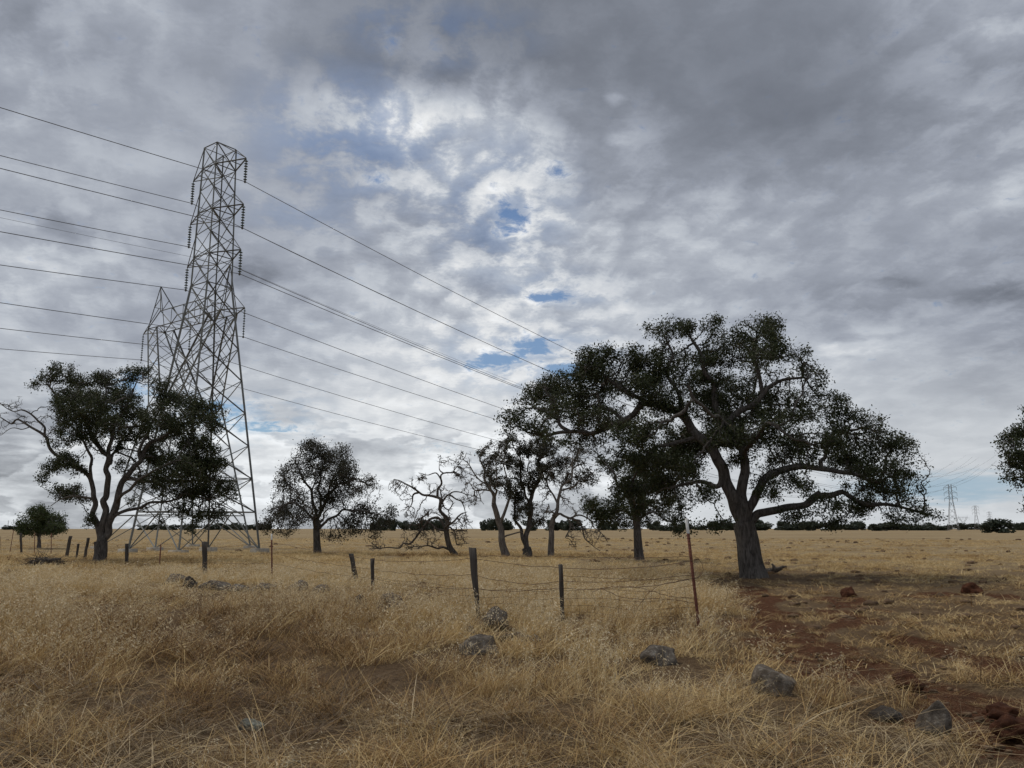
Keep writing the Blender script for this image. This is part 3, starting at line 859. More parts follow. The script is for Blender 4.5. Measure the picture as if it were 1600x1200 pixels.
# --- the left oak in front of the pylons
S3 = (1 / 0.3, 0, 540)
def p3(l): return [(x * 0.3, 540 + y * 0.3) + tuple(r) for x, y, *r in l]
grow_tree('oak_tree', 'three-stemmed oak on the left with one bare limb reaching past the picture edge', 40.0,
  [([(155, 880), (157, 860), (158, 845)], 19, 21, None),
   (p3([(500, 1010), (490, 930), (475, 840), (470, 760), (430, 660), (372, 600), (280, 562), (230, 470), (165, 432), (100, 395), (50, 400), (0, 385)]), 10, 2.2, 0),
   (p3([(535, 1010), (548, 900), (550, 820), (562, 690), (560, 580), (500, 480), (440, 360), (380, 310), (300, 260), (240, 200)]), 12, 2.5, 0),
   (p3([(560, 1020), (600, 930), (625, 840), (650, 720), (740, 600), (830, 480), (940, 420), (1050, 380), (1120, 370)]), 13, 2.5, 0),
   (p3([(600, 930), (640, 880), (720, 845), (800, 822), (880, 812), (980, 780), (1080, 800)]), 6, 2, 3),
   (p3([(655, 710), (720, 700), (800, 712), (950, 690), (1080, 690), (1160, 720)]), 6, 2, 3),
   (p3([(560, 600), (590, 440), (640, 330), (690, 230), (720, 170)]), 7, 2, 2),
   (p3([(740, 600), (765, 480), (830, 330), (870, 250)]), 6, 2, 3),
   (p3([(470, 800), (400, 785), (310, 800), (270, 830)]), 4, 1.5, 1),
   (p3([(230, 470), (205, 390), (150, 345), (60, 335), (-10, 300)]), 4, 1.5, 1),
   (p3([(480, 740), (480, 640), (450, 540), (420, 450), (430, 380)]), 6, 2, 1),
   (p3([(500, 480), (520, 380), (540, 280), (560, 190)]), 5, 2, 2),
   (p3([(630, 820, 0), (700, 740, -1.5), (820, 640, -2.5), (960, 600, -3)]), 6, 2, 3),
   (p3([(560, 640, 0), (620, 520, 2), (700, 420, 3), (760, 380, 3.5)]), 6, 2, 2),
   (p3([(160, 432), (110, 440), (60, 430), (20, 470)]), 2.4, 1.2, 1)],
  p3_cl := [(c[0] * .3, 540 + c[1] * .3, c[2] * .3, c[3] * .3) + tuple(c[4:]) for c in
   [(280, 150, 80, 60), (190, 205, 42, 32), (360, 120, 40, 30), (420, 175, 90, 50), (380, 270, 100, 60, .6), (560, 165, 95, 50), (700, 150, 105, 45), (820, 200, 85, 55), (640, 280, 110, 80, .5), (950, 270, 115, 60), (1060, 340, 95, 65), (1120, 430, 52, 70), (890, 410, 110, 70, .8), (990, 470, 120, 50, .8),
    (480, 380, 70, 60, .5), (600, 430, 75, 70, .5), (330, 600, 95, 50), (260, 640, 45, 36, .7), (420, 650, 38, 38, .6), (340, 770, 85, 42), (430, 810, 46, 45), (780, 555, 95, 50, .7), (950, 615, 160, 55), (1080, 635, 110, 70), (1150, 740, 75, 80), (1000, 740, 140, 70), (850, 715, 110, 45), (740, 690, 70, 35),
    (920, 850, 110, 45, .7), (1040, 890, 105, 55, .8), (1130, 870, 60, 55, .7), (1000, 950, 60, 30, .5), (840, 930, 40, 25, .5), (500, 520, 55, 45, .5), (700, 480, 75, 60, .5), (740, 390, 65, 70, .5), (300, 310, 60, 40, .4), (640, 620, 45, 50, .5), (700, 800, 50, 40, .4), (470, 900, 40, 40, .4),
    (50, 320, 70, 40, .3), (20, 420, 40, 40, .35), (140, 390, 70, 40, .2), (620, 350, 330, 190, .13), (950, 640, 230, 170, .16), (360, 420, 150, 200, .08), (950, 350, 190, 120, .3), (1040, 500, 150, 110, .35), (420, 330, 170, 120, .25), (1080, 760, 130, 90, .3), (100, 290, 30, 50, .25), (240, 470, 60, 60, .15), (220, 700, 25, 40, .4)]],
  rho=135, step=0.12, kill=0.14, infl=1.5, leaves=13, leaf_size=0.105, seed=23, tip=0.008, gnarl=0.42, depth=0.6, r_twig=0.04, leaf_spread=0.105, bare=[(30, 655, 60, 45)])

# --- the round oak between pylons and dead tree
grow_tree('oak_tree', 'round-crowned oak standing alone between the pylons and the dead tree', 54.0,
  [([(496, 866), (495, 845), (494, 825)], 12, 11, None),
   ([(494, 832), (491, 800), (485, 768), (475, 748), (468, 733), (462, 722)], 7, 1.6, 0),
   ([(496, 830), (500, 805), (509, 777), (525, 762), (550, 752), (570, 755)], 7, 1.6, 0),
   ([(497, 832), (512, 815), (527, 803), (545, 796), (570, 800), (600, 805)], 5, 1.4, 0),
   ([(491, 812), (475, 795), (462, 783), (445, 790), (425, 805)], 4, 1.4, 1),
   ([(500, 800), (500, 765), (505, 735), (500, 710)], 4, 1.4, 2),
   ([(485, 775), (495, 745), (515, 725)], 3, 1.3, 1),
   ([(509, 777), (525, 740), (540, 725)], 3.5, 1.3, 2),
   ([(494, 830, 0), (490, 800, -2), (480, 790, -3.5)], 4, 1.5, 0), ([(496, 830, 0), (510, 800, 2), (525, 790, 3.5)], 4, 1.5, 0)],
  [(495, 703, 38, 13), (470, 722, 28, 22), (522, 718, 33, 22), (448, 745, 16, 24), (545, 740, 28, 22), (500, 748, 42, 26, .6), (566, 765, 24, 22), (588, 762, 10, 10), (530, 778, 42, 22), (470, 778, 33, 22, .7), (452, 762, 16, 18, .8), (440, 800, 28, 16), (423, 816, 18, 13), (455, 815, 28, 14), (482, 800, 26, 13, .7),
   (540, 815, 38, 15), (565, 828, 33, 10), (575, 800, 26, 16, .9), (610, 800, 14, 11, .7), (600, 815, 16, 10, .7), (408, 822, 8, 6), (590, 834, 16, 6, .7), (430, 832, 22, 6, .7), (520, 838, 30, 6, .6)],
  rho=140, step=0.13, kill=0.155, infl=1.7, leaves=6, leaf_size=0.12, seed=31, tip=0.010, gnarl=0.4, depth=0.75, r_twig=0.05, leafmat='leaf_dry', leaf_spread=0.16)

# --- the dead tree
def p4(l): return [(380 + x / 4.0, 660 + y / 4.0) + tuple(r) for x, y, *r in l]
grow_tree('dead_tree', 'leafless twisted dead oak with drooping limbs touching the ground', 49.0,
  [(p4([(1325, 832), (1290, 770), (1272, 700), (1270, 650)]), 9, 8, None),
   (p4([(1270, 660), (1265, 590), (1240, 520), (1205, 450), (1150, 445), (1110, 440), (1070, 400), (1000, 380), (940, 365)]), 7, 1.4, 0),
   (p4([(1220, 470), (1235, 400), (1245, 350), (1262, 322), (1300, 330), (1335, 300), (1350, 250)]), 4.5, 1.2, 1),
   (p4([(1245, 350), (1205, 322), (1150, 300), (1110, 330)]), 2.6, 1, 2),
   (p4([(1262, 322), (1245, 285), (1240, 240)]), 2.6, 1, 2),
   (p4([(1245, 520), (1280, 465), (1340, 480), (1390, 530), (1400, 600)]), 3.4, 1, 1),
   (p4([(1285, 463), (1330, 425), (1390, 445), (1430, 490)]), 2.6, 1, 5),
   (p4([(1110, 440), (1066, 460), (1052, 540), (1000, 580)]), 3.6, 1, 1),
   (p4([(1270, 655), (1335, 595), (1380, 580), (1420, 550)]), 4, 1.2, 0),
   (p4([(1268, 690), (1225, 610), (1175, 600), (1130, 640), (1060, 730), (980, 800), (870, 790), (780, 780)]), 5, 1.2, 0),
   (p4([(1250, 680), (1180, 650), (1100, 640), (1020, 620)]), 4, 1.2, 0),
   (p4([(1305, 800), (1200, 780), (1120, 765), (1060, 770)]), 4, 1.2, 0),
   (p4([(1290, 590), (1310, 600), (1320, 680), (1340, 740), (1420, 770)]), 3, 1, 0),
   (p4([(1130, 640, 0), (1080, 620, -1.5), (1040, 640, -2.5)]), 3, 1, 9),
   (p4([(1270, 660, 0), (1300, 620, -2), (1330, 650, -3)]), 3, 1, 0)],
  [(c[0] / 4 + 380, c[1] / 4 + 660, c[2] / 4, c[3] / 4) + tuple(q * 1.15 for q in c[4:]) for c in
   [(1350, 690, 60, 90, .55), (1120, 700, 140, 70, .22), (960, 400, 60, 60, .5), (1100, 350, 70, 40, .4), (1250, 240, 40, 40, .5), (1360, 330, 60, 70, .4), (1400, 470, 60, 60, .5), (1040, 560, 60, 60, .4), (860, 760, 90, 40, .22), (1180, 560, 80, 40, .3), (1060, 780, 150, 40, .16), (1400, 600, 40, 60, .4), (1240, 420, 80, 60, .25)]],
  rho=120, step=0.13, kill=0.16, infl=2.2, leaves=0, seed=41, pocket_t=0.30, tip=0.0125, gnarl=0.6, depth=0.8, bark='deadbark_dark', r_twig=0.03, fuzz=0.95, tw_len=1.6, droop=0.15, cat='dead tree')

# --- half-dead group left of the great oak
def p5(l): return [(700 + x / 2.857, 480 + y / 2.857) + tuple(r) for x, y, *r in l]
def c5(l): return [(700 + c[0] / 2.857, 480 + c[1] / 2.857, c[2] / 2.857, c[3] / 2.857) + tuple(c[4:]) for c in l]
grow_tree('oak_tree', 'left-leaning sparse oak with pale trunk, just right of the dead tree', 47.0,
  [(p5([(258, 1112), (240, 1040), (228, 960), (205, 880)]), 12, 8, None),
   (p5([(205, 880), (182, 800), (165, 745), (150, 700), (140, 660)]), 6.5, 1.5, 0),
   (p5([(240, 965), (268, 905), (282, 830), (270, 760), (250, 700)]), 6, 1.4, 0),
   (p5([(250, 1045), (290, 1015), (310, 1000)]), 4, 2, 0),
   (p5([(180, 800), (130, 760), (80, 690), (50, 680)]), 2.6, 1, 1),
   (p5([(190, 830), (130, 820), (100, 770)]), 2.5, 1, 1),
   (p5([(200, 850, 0), (220, 780, -1.5), (230, 700, -2)]), 3, 1, 1), (p5([(205, 860, 0), (180, 740, 2), (190, 680, 2.4)]), 3, 1, 1)],
  c5([(150, 650, 55, 30), (215, 630, 55, 30), (200, 690, 60, 45, .7), (90, 700, 40, 40, .4), (260, 690, 40, 45, .6), (120, 780, 50, 60, .35), (130, 860, 40, 60, .25), (200, 760, 60, 60, .5), (60, 680, 25, 30, .4), (250, 800, 50, 60, .5)]),
  rho=80, step=0.14, kill=0.18, infl=1.8, leaves=11, leaf_size=0.12, seed=51, tip=0.012, gnarl=0.5, depth=0.8, r_twig=0.036, leafmat='leaf_dry', bark='deadbark', bare=[(735, 760, 16, 60), (745, 790, 20, 40)], fuzz=0.8, leaf_spread=0.085)
grow_tree('oak_tree', 'twin-stemmed dark oak between the leaning oak and the crooked oak', 47.5,
  [(p5([(352, 1115), (352, 1095), (350, 1075)]), 15, 14, None),
   (p5([(345, 1095), (322, 1020), (300, 930), (290, 860), (295, 800)]), 7, 1.8, 0),
   (p5([(360, 1095), (364, 1000), (362, 900), (372, 810), (366, 740), (355, 690)]), 9, 1.8, 0),
   (p5([(366, 1000), (400, 960), (425, 940)]), 3, 1.2, 2),
   (p5([(368, 840), (400, 780), (420, 720), (400, 660)]), 3.5, 1.2, 2),
   (p5([(362, 880), (340, 820), (320, 760), (330, 680)]), 3.5, 1.2, 2)],
  c5([(370, 640, 80, 50), (300, 610, 50, 50, .8), (320, 720, 60, 60, .8), (360, 790, 60, 70, .7), (420, 720, 50, 60, .7), (300, 820, 50, 70, .8), (330, 900, 60, 60, .7), (430, 640, 50, 40, .8), (380, 920, 50, 40, .4), (410, 960, 50, 30, .3), (290, 700, 40, 50, .7), (430, 620, 70, 50, 1), (470, 690, 60, 50, .8), (400, 560, 60, 40, .9)]),
  rho=85, step=0.14, kill=0.18, infl=1.8, leaves=13, leaf_size=0.12, seed=61, tip=0.010, gnarl=0.45, depth=0.75, r_twig=0.036, leafmat='leaf_dry', leaf_spread=0.085)
grow_tree('oak_tree', 'crooked nearly bare oak with branches drooping right, left of the small oak', 46.0,
  [(p5([(458, 1112), (458, 1050), (462, 990), (470, 940)]), 10, 8, None),
   (p5([(470, 940), (485, 880), (510, 820), (540, 760), (560, 700)]), 6.5, 1.4, 0),
   (p5([(468, 950), (500, 925), (550, 935), (590, 960), (610, 1020), (650, 1060), (670, 1100)]), 4.5, 1.2, 0),
   (p5([(485, 880), (450, 820), (430, 770), (445, 720)]), 3.5, 1.2, 1),
   (p5([(510, 820), (560, 800), (590, 760)]), 3.5, 1.2, 1),
   (p5([(550, 935), (600, 930), (650, 970), (690, 1010), (720, 1050)]), 3.2, 1.1, 2),
   (p5([(530, 930), (550, 980), (540, 1030), (570, 1080)]), 2.8, 1, 2),
   (p5([(475, 930, 0), (440, 890, -2), (420, 900, -3)]), 3, 1, 0)],
  c5([(520, 760, 70, 50, .5), (560, 690, 60, 50, .8), (490, 690, 50, 50, .6), (580, 800, 50, 50, .5), (600, 990, 70, 50, .5), (660, 1030, 60, 50, .5), (560, 1040, 40, 40, .45), (440, 790, 40, 60, .4), (520, 870, 60, 40, .4), (610, 900, 60, 40, .5), (430, 900, 40, 40, .3), (560, 650, 80, 60, 1), (500, 720, 60, 60, .8), (620, 740, 60, 50, .7)]),
  rho=80, step=0.14, kill=0.18, infl=1.8, leaves=6, leaf_size=0.12, seed=71, tip=0.012, gnarl=0.6, depth=0.8, r_twig=0.034, leafmat='leaf_dry', bark='deadbark', bare=[(925, 840, 60, 45), (885, 800, 22, 40)], fuzz=0.85, leaf_spread=0.085, droop=0.12, tw_len=1.4)
grow_tree('oak_tree', 'small dense dark oak under the left side of the great oak', 39.0,
  [(p5([(852, 1128), (850, 1060), (842, 990), (838, 940)]), 15, 11, None),
   (p5([(838, 950), (820, 880), (800, 820), (760, 780), (730, 720), (690, 680)]), 8, 2, 0),
   (p5([(842, 950), (860, 880), (880, 820), (880, 750), (860, 690)]), 7, 2, 0),
   (p5([(850, 960), (900, 920), (950, 940), (1000, 970), (1040, 1000)]), 4, 1.4, 0),
   (p5([(838, 950), (790, 920), (720, 910), (660, 930)]), 5, 1.4, 0),
   (p5([(845, 940, 0), (830, 880, -2), (850, 830, -3)]), 5, 2, 0), (p5([(845, 940, 0), (870, 880, 2), (840, 820, 3)]), 5, 2, 0)],
  c5([(680, 890, 80, 60), (760, 830, 90, 60), (740, 930, 90, 45), (850, 880, 110, 70), (930, 900, 90, 55), (850, 960, 100, 35), (1000, 960, 60, 28, .8), (1035, 1000, 30, 20, .7), (830, 760, 90, 60), (900, 780, 90, 60), (660, 950, 50, 30, .8), (740, 720, 60, 50, .6), (630, 860, 40, 40, .8), (960, 840, 70, 50)]),
  rho=130, step=0.12, kill=0.14, infl=1.6, leaves=17, leaf_size=0.105, seed=81, tip=0.008, gnarl=0.42, depth=0.75, r_twig=0.04, leaf_spread=0.105)

# --- small green tree far left, and the oak cut by the right picture edge
grow_tree('young_tree', 'small bright green bushy tree behind the fence at far left', 70.0,
  [([(61, 856), (61, 846), (60, 841)], 6, 5, None),
   ([(60, 843), (55, 834), (50, 826), (45, 818)], 3, 1, 0), ([(61, 843), (65, 834), (72, 824), (80, 818)], 3, 1, 0), ([(60, 842), (61, 830), (60, 815), (62, 805)], 3, 1, 0)],
  [(62, 815, 34, 14), (45, 824, 22, 11), (84, 824, 18, 9), (58, 802, 20, 9), (75, 808, 14, 9), (35, 826, 14, 8), (95, 826, 10, 6), (62, 832, 26, 5)],
  rho=90, step=0.15, kill=0.18, infl=1.8, leaves=18, leaf_size=0.16, seed=91, tip=0.010, gnarl=0.35, depth=0.8, r_twig=0.035, leafmat='leaf_green', leaf_spread=0.17)
grow_tree('oak_tree', 'oak with dark leaves cut off by the right picture edge', 25.0,
  [([(1712, 905), (1708, 860), (1700, 815), (1695, 785)], 40, 30, None),
   ([(1695, 800), (1670, 770), (1640, 750), (1610, 735), (1585, 728)], 16, 4, 0),
   ([(1695, 790), (1680, 730), (1650, 690), (1610, 675), (1588, 680)], 16, 4, 0),
   ([(1697, 800), (1730, 740), (1770, 700), (1820, 690)], 16, 4, 0),
   ([(1640, 750), (1620, 770), (1605, 790)], 7, 3, 1),
   ([(1690, 750), (1700, 680), (1710, 620), (1690, 570)], 14, 4, 2)],
  [(1576, 702, 26, 15), (1590, 680, 22, 20), (1566, 722, 14, 11, .8), (1588, 722, 22, 20), (1574, 748, 16, 9), (1596, 755, 16, 14), (1600, 798, 11, 8), (1640, 700, 50, 45), (1680, 630, 60, 45), (1700, 730, 60, 45), (1625, 660, 30, 25), (1720, 570, 60, 40), (1780, 640, 60, 50), (1820, 700, 50, 40), (1650, 760, 40, 25), (1790, 760, 50, 25), (1604, 634, 6, 5)],
  rho=150, step=0.11, kill=0.13, infl=1.6, leaves=18, pocket_t=0.22, leaf_size=0.088, seed=101, tip=0.007, gnarl=0.42, depth=0.6, r_twig=0.036, leaf_spread=0.095)

# ------------------------------------------------------------------ far trees along the horizon
def far_tree_meshes():
    out = []
    for s in range(5):
        rng = np.random.RandomState(300 + s)
        lobes = [(rng.uniform(-.46, .46), rng.uniform(-.46, .46), rng.uniform(.16, .74), rng.uniform(.16, .32)) for _ in range(17)]
        C = []
        for (x, y, z, r_) in lobes:
            n = 110
            u = rng.normal(0, 1, (n, 3)); u /= np.linalg.norm(u, axis=1)[:, None]
            C.append(np.array([x, y, z]) + u * r_ * rng.uniform(0.55, 1.05, (n, 1)) * np.array([1, 1, .72]))
        C = np.concatenate(C); C = C[C[:, 2] > 0.02]
        n = len(C)
        d1 = rng.normal(0, 1, (n, 3)); d1 /= np.linalg.norm(d1, axis=1)[:, None]
        d2 = np.cross(d1, rng.normal(0, 1, (n, 3))); d2 /= np.linalg.norm(d2, axis=1)[:, None]
        L = rng.uniform(.035, .075, (n, 1))
        V = np.stack([C - d1 * L, C + d2 * L * .7, C + d1 * L, C - d2 * L * .7], 1).reshape(-1, 3)
        F = (np.arange(n)[:, None] * 4 + np.arange(4)[None])
        crown = new_mesh('crown', V, [F], [M['leaf_far']])
        tv, tf = tube_arrays([(0, 0, -0.03), (0.01, 0, .2), (0, .01, .5)], [.045, .035, .02], 6)
        trunk = new_mesh('trunk', tv, tf, [M['bark']], True)
        out.append((crown, trunk))
    return out
FT = far_tree_meshes()
def far_tree(px, ytop, wpx, D, label, group, k):
    D = D * DS
    b = at(px, 827, D); z = float(gz(b[0], b[1]))
    top = at(px, ytop, D)[2]
    H = max(3.0, top - z)
    root = thing('far_tree', label, 'tree', (b[0], b[1], z), group)
    crown, trunk = FT[k % 5]
    w = wpx * D / FPX
    for nm, me in (('crown', crown), ('trunk', trunk)):
        o = add_obj(nm, me, root)
        o.scale = (w * 0.85, w * 0.85, H * (1.1 if nm == 'crown' else 1.0))
        o.rotation_euler = (0, 0, (k * 2.399) % 6.28)
        if nm == 'crown': o.location = (0, 0, -0.13 * H)
rng = random.Random(5)
far_tree(1560, 806, 46, 330, 'rounded dark far oak right of the distant pylons', None, 1)
far_tree(757, 809, 14, 650, 'lone small far tree between the dead tree and the leaning oak', None, 2)
far_tree(95, 812, 11, 800, 'lone far tree on the horizon just right of the small green tree', None, 3)
k_ = 0
ORD = ['first', 'second', 'third', 'fourth', 'fifth', 'sixth', 'seventh', 'eighth', 'ninth', 'tenth', 'eleventh', 'twelfth', 'thirteenth']
def run(x0, x1, dx, yt0, yt1, D0, D1, w0, w1, label, group):
    global k_
    x = x0; xs = []
    while x < x1:
        xs.append(x); x += dx * (rng.uniform(0.5, 1.3) if rng.random() < .8 else rng.uniform(2, 3))
    for i, x in enumerate(xs):
        lb = label if len(xs) > len(ORD) else label + ', ' + ORD[i] + ' from the left'
        far_tree(x, rng.uniform(yt0, yt1), rng.uniform(w0, w1), rng.uniform(D0, D1), lb, group, k_)
        k_ += 1
run(1020, 1490, 10.5, 807, 821, 560, 820, 13, 40, 'dark far tree in the horizon row behind the great oak', 'trees on the horizon behind the great oak')
run(585, 700, 14, 805, 818, 600, 800, 14, 34, 'dark far tree in the horizon row behind the dead tree', 'trees on the horizon behind the dead tree')
run(770, 960, 16, 805, 820, 600, 800, 14, 34, 'dark far tree in the horizon row behind the half-bare oaks', 'trees on the horizon behind the half-bare oaks')
run(225, 420, 12, 814, 819, 900, 1200, 14, 24, 'low far tree on the horizon seen between the pylon legs', 'trees on the horizon behind the pylons')
run(1588, 1680, 16, 812, 817, 600, 900, 18, 28, 'low far tree on the horizon at the right picture edge', 'trees on the horizon at the right edge')
run(1485, 1540, 15, 815, 820, 900, 1200, 14, 20, 'low far tree on the horizon under the distant pylons', 'trees on the horizon under the distant pylons')
run(-60, 30, 18, 819, 822, 1200, 1500, 12, 18, 'tiny far tree on the horizon at the left picture edge', 'trees on the horizon at the left edge')

# ------------------------------------------------------------------ pylons
def angle_mesh(name, mat):
    w, t = 0.5, 0.10
    prof = np.array([(-w, -w), (w, -w), (w, -w + t * 2), (-w + t * 2, -w + t * 2), (-w + t * 2, w), (-w, w)])
    V = np.concatenate([np.c_[prof, np.zeros(6)], np.c_[prof, np.ones(6)]])
    F = [(i, (i + 1) % 6, 6 + (i + 1) % 6, 6 + i) for i in range(6)]
    return new_mesh(name, V, [np.array(F)], [mat])
ANG = angle_mesh('steel_angle', M['steel']); ANGD = angle_mesh('steel_angle_dark', M['steel_dark'])
def member(root, name, a, b, w, me=None):
    a = Vector([float(q) for q in a]); b = Vector([float(q) for q in b])
    o = bpy.data.objects.new(name, me or ANG)
    d = b - a
    o.location = a
    o.rotation_mode = 'QUATERNION'
    o.rotation_quaternion = d.to_track_quat('Z', 'Y')
    o.scale = (w * 0.70, w * 0.70, d.length)
    COL.objects.link(o); o.parent = root
    return o
LINE_AZ = math.radians(37)
UU = np.array([math.sin(LINE_AZ), math.cos(LINE_AZ), 0]); VV = np.array([-math.cos(LINE_AZ), math.sin(LINE_AZ), 0])   # VV points to the far left
def loc(u, v, z): return UU * u + VV * v + np.array([0, 0, z])
def lathe_mesh(name, prof, sides, mat):
    a = np.arange(sides) * 2 * math.pi / sides
    V = np.concatenate([np.c_[r_ * np.cos(a), r_ * np.sin(a), np.full(sides, z_)] for r_, z_ in prof])
    F = [(i * sides + s, i * sides + (s + 1) % sides, (i + 1) * sides + (s + 1) % sides, (i + 1) * sides + s) for i in range(len(prof) - 1) for s in range(sides)]
    return new_mesh(name, V, [np.array(F)], [mat], True)
DISC = lathe_mesh('insulator_disc', [(0.03, 0.08), (0.06, 0.05), (0.15, 0.0), (0.14, -0.02), (0.05, -0.02), (0.02, -0.03)], 12, M['glass_ins'])
ROD = lathe_mesh('insulator_rod', [(0.035, 0), (0.035, -1.0)], 6, M['steel_dark'])
CLAMP = lathe_mesh('clamp', [(0.02, 0.10), (0.07, 0.05), (0.08, -0.05), (0.03, -0.10)], 8, M['steel_dark'])
def insulator(root, p, length, nd, sc=1.0):
    ins = add_obj('insulator', ROD, root, [float(q) for q in p]); ins.scale = (1, 1, length)
    for q in range(nd):
        dsc = add_obj('disc', DISC, ins); dsc.location = (0, 0, -0.10 - 0.80 * q / (nd - 1)); dsc.scale = (sc, sc, 1.25 / length)
    c = add_obj('clamp', CLAMP, ins); c.location = (0, 0, -1.0); c.scale = (1.2, 1.2, 1.2 / length)
    return np.array(p) - np.array([0, 0, length])
def footing(root, p):
    bx = np.array([(sx * .55, sy * .55, z_) for z_ in (-0.4, 0.28) for sx, sy in ((-1, -1), (1, -1), (1, 1), (-1, 1))])
    bx[4:, :2] *= 0.92
    F = np.array([(0, 1, 5, 4), (1, 2, 6, 5), (2, 3, 7, 6), (3, 0, 4, 7), (4, 5, 6, 7)])
    o = add_obj('footing', new_mesh('footing', bx, [F], [M['concrete']]), root, [float(q) for q in p])
    o.rotation_euler = (0, 0, -LINE_AZ)

A_BASE = at(304, 857, 65.0); A_BASE[2] = float(gz(*A_BASE[:2]))
B_BASE = at(274, 856, 81.5); B_BASE[2] = float(gz(*B_BASE[:2])) - 0.1
CORN = [(-1, -1), (1, -1), (1, 1), (-1, 1)]      # (u, v)
def half_A(z):
    if z < 21.2: return 0.5 * (6.9 + (2.25 - 6.9) * z / 21.2)
    return 0.5 * (2.25 + (1.8 - 2.25) * (z - 21.2) / 12.1)
def pylon_A(root):
    att = {}
    lv = [3.1, 5.7, 8.3, 10.9, 13.5, 16.1, 18.7, 21.2, 23.6, 25.5, 27.4, 29.35, 31.3, 33.2]
    pt = lambda c, z: loc(CORN[c % 4][0] * half_A(z), CORN[c % 4][1] * half_A(z), z)
    for c in range(4):
        footing(root, pt(c, 0.05))
        member(root, 'leg', pt(c, 0.2), pt(c, 21.2), 0.20, ANG if c != 2 else ANGD)  # far leg takes the darker steel: its shaded inner side put into colour
        member(root, 'leg', pt(c, 21.2), pt(c, 33.2), 0.15, ANG if c != 2 else ANGD)
        for i in range(len(lv) - 1):
            a, b = lv[i], lv[i + 1]
            w = 0.10 if b < 21.5 else 0.085
            member(root, 'brace', pt(c, b), pt(c + 1, a), w * 1.15, ANGD if c in (0,) else ANG)
            member(root, 'brace', pt(c + 1, b), pt(c, a), w * 0.85)
        for z in (3.1, 5.7, 21.2, 23.6, 27.4, 31.3, 33.2):
            member(root, 'horizontal', pt(c, z), pt(c + 1, z), 0.13 if z < 4 else 0.09, ANGD if z > 20 else ANG)
        mid = (pt(c, 3.1) + pt(c + 1, 3.1)) / 2
        member(root, 'brace', pt(c, 0.25), mid, 0.10); member(root, 'brace', pt(c + 1, 0.25), mid, 0.10)
    for z in (21.2, 23.6, 27.4, 31.3):
        member(root, 'plan_brace', pt(0, z), pt(2, z), 0.07)
    for nm, z in (('top', 31.3), ('middle', 27.4), ('lower', 23.6)):
        for side, v in (('right', -1), ('left', 1)):
            tip = loc(0, v * 3.75, z)
            cs = (0, 1) if v < 0 else (3, 2)
            for c in cs:
                member(root, 'crossarm_chord', pt(c, z), tip, 0.12, ANGD)
                member(root, 'crossarm_tie', pt(c, z + 1.9), tip + np.array([0, 0, 0.03]), 0.09, ANGD)
                m1 = pt(c, z) * 0.5 + tip * 0.5
            m0 = (pt(cs[0], z) + tip) / 2; m1 = (pt(cs[1], z) + tip) / 2
            member(root, 'crossarm_strut', m0, m1, 0.07, ANGD)
            att[(nm, side)] = insulator(root, tip - np.array([0, 0, 0.05]), 1.95, 8)
    return att
pa = thing('lattice_pylon', 'tall narrow lattice steel pylon with three stacked crossarms, front of the pair', 'pylon', A_BASE)
attA = pylon_A(pa)

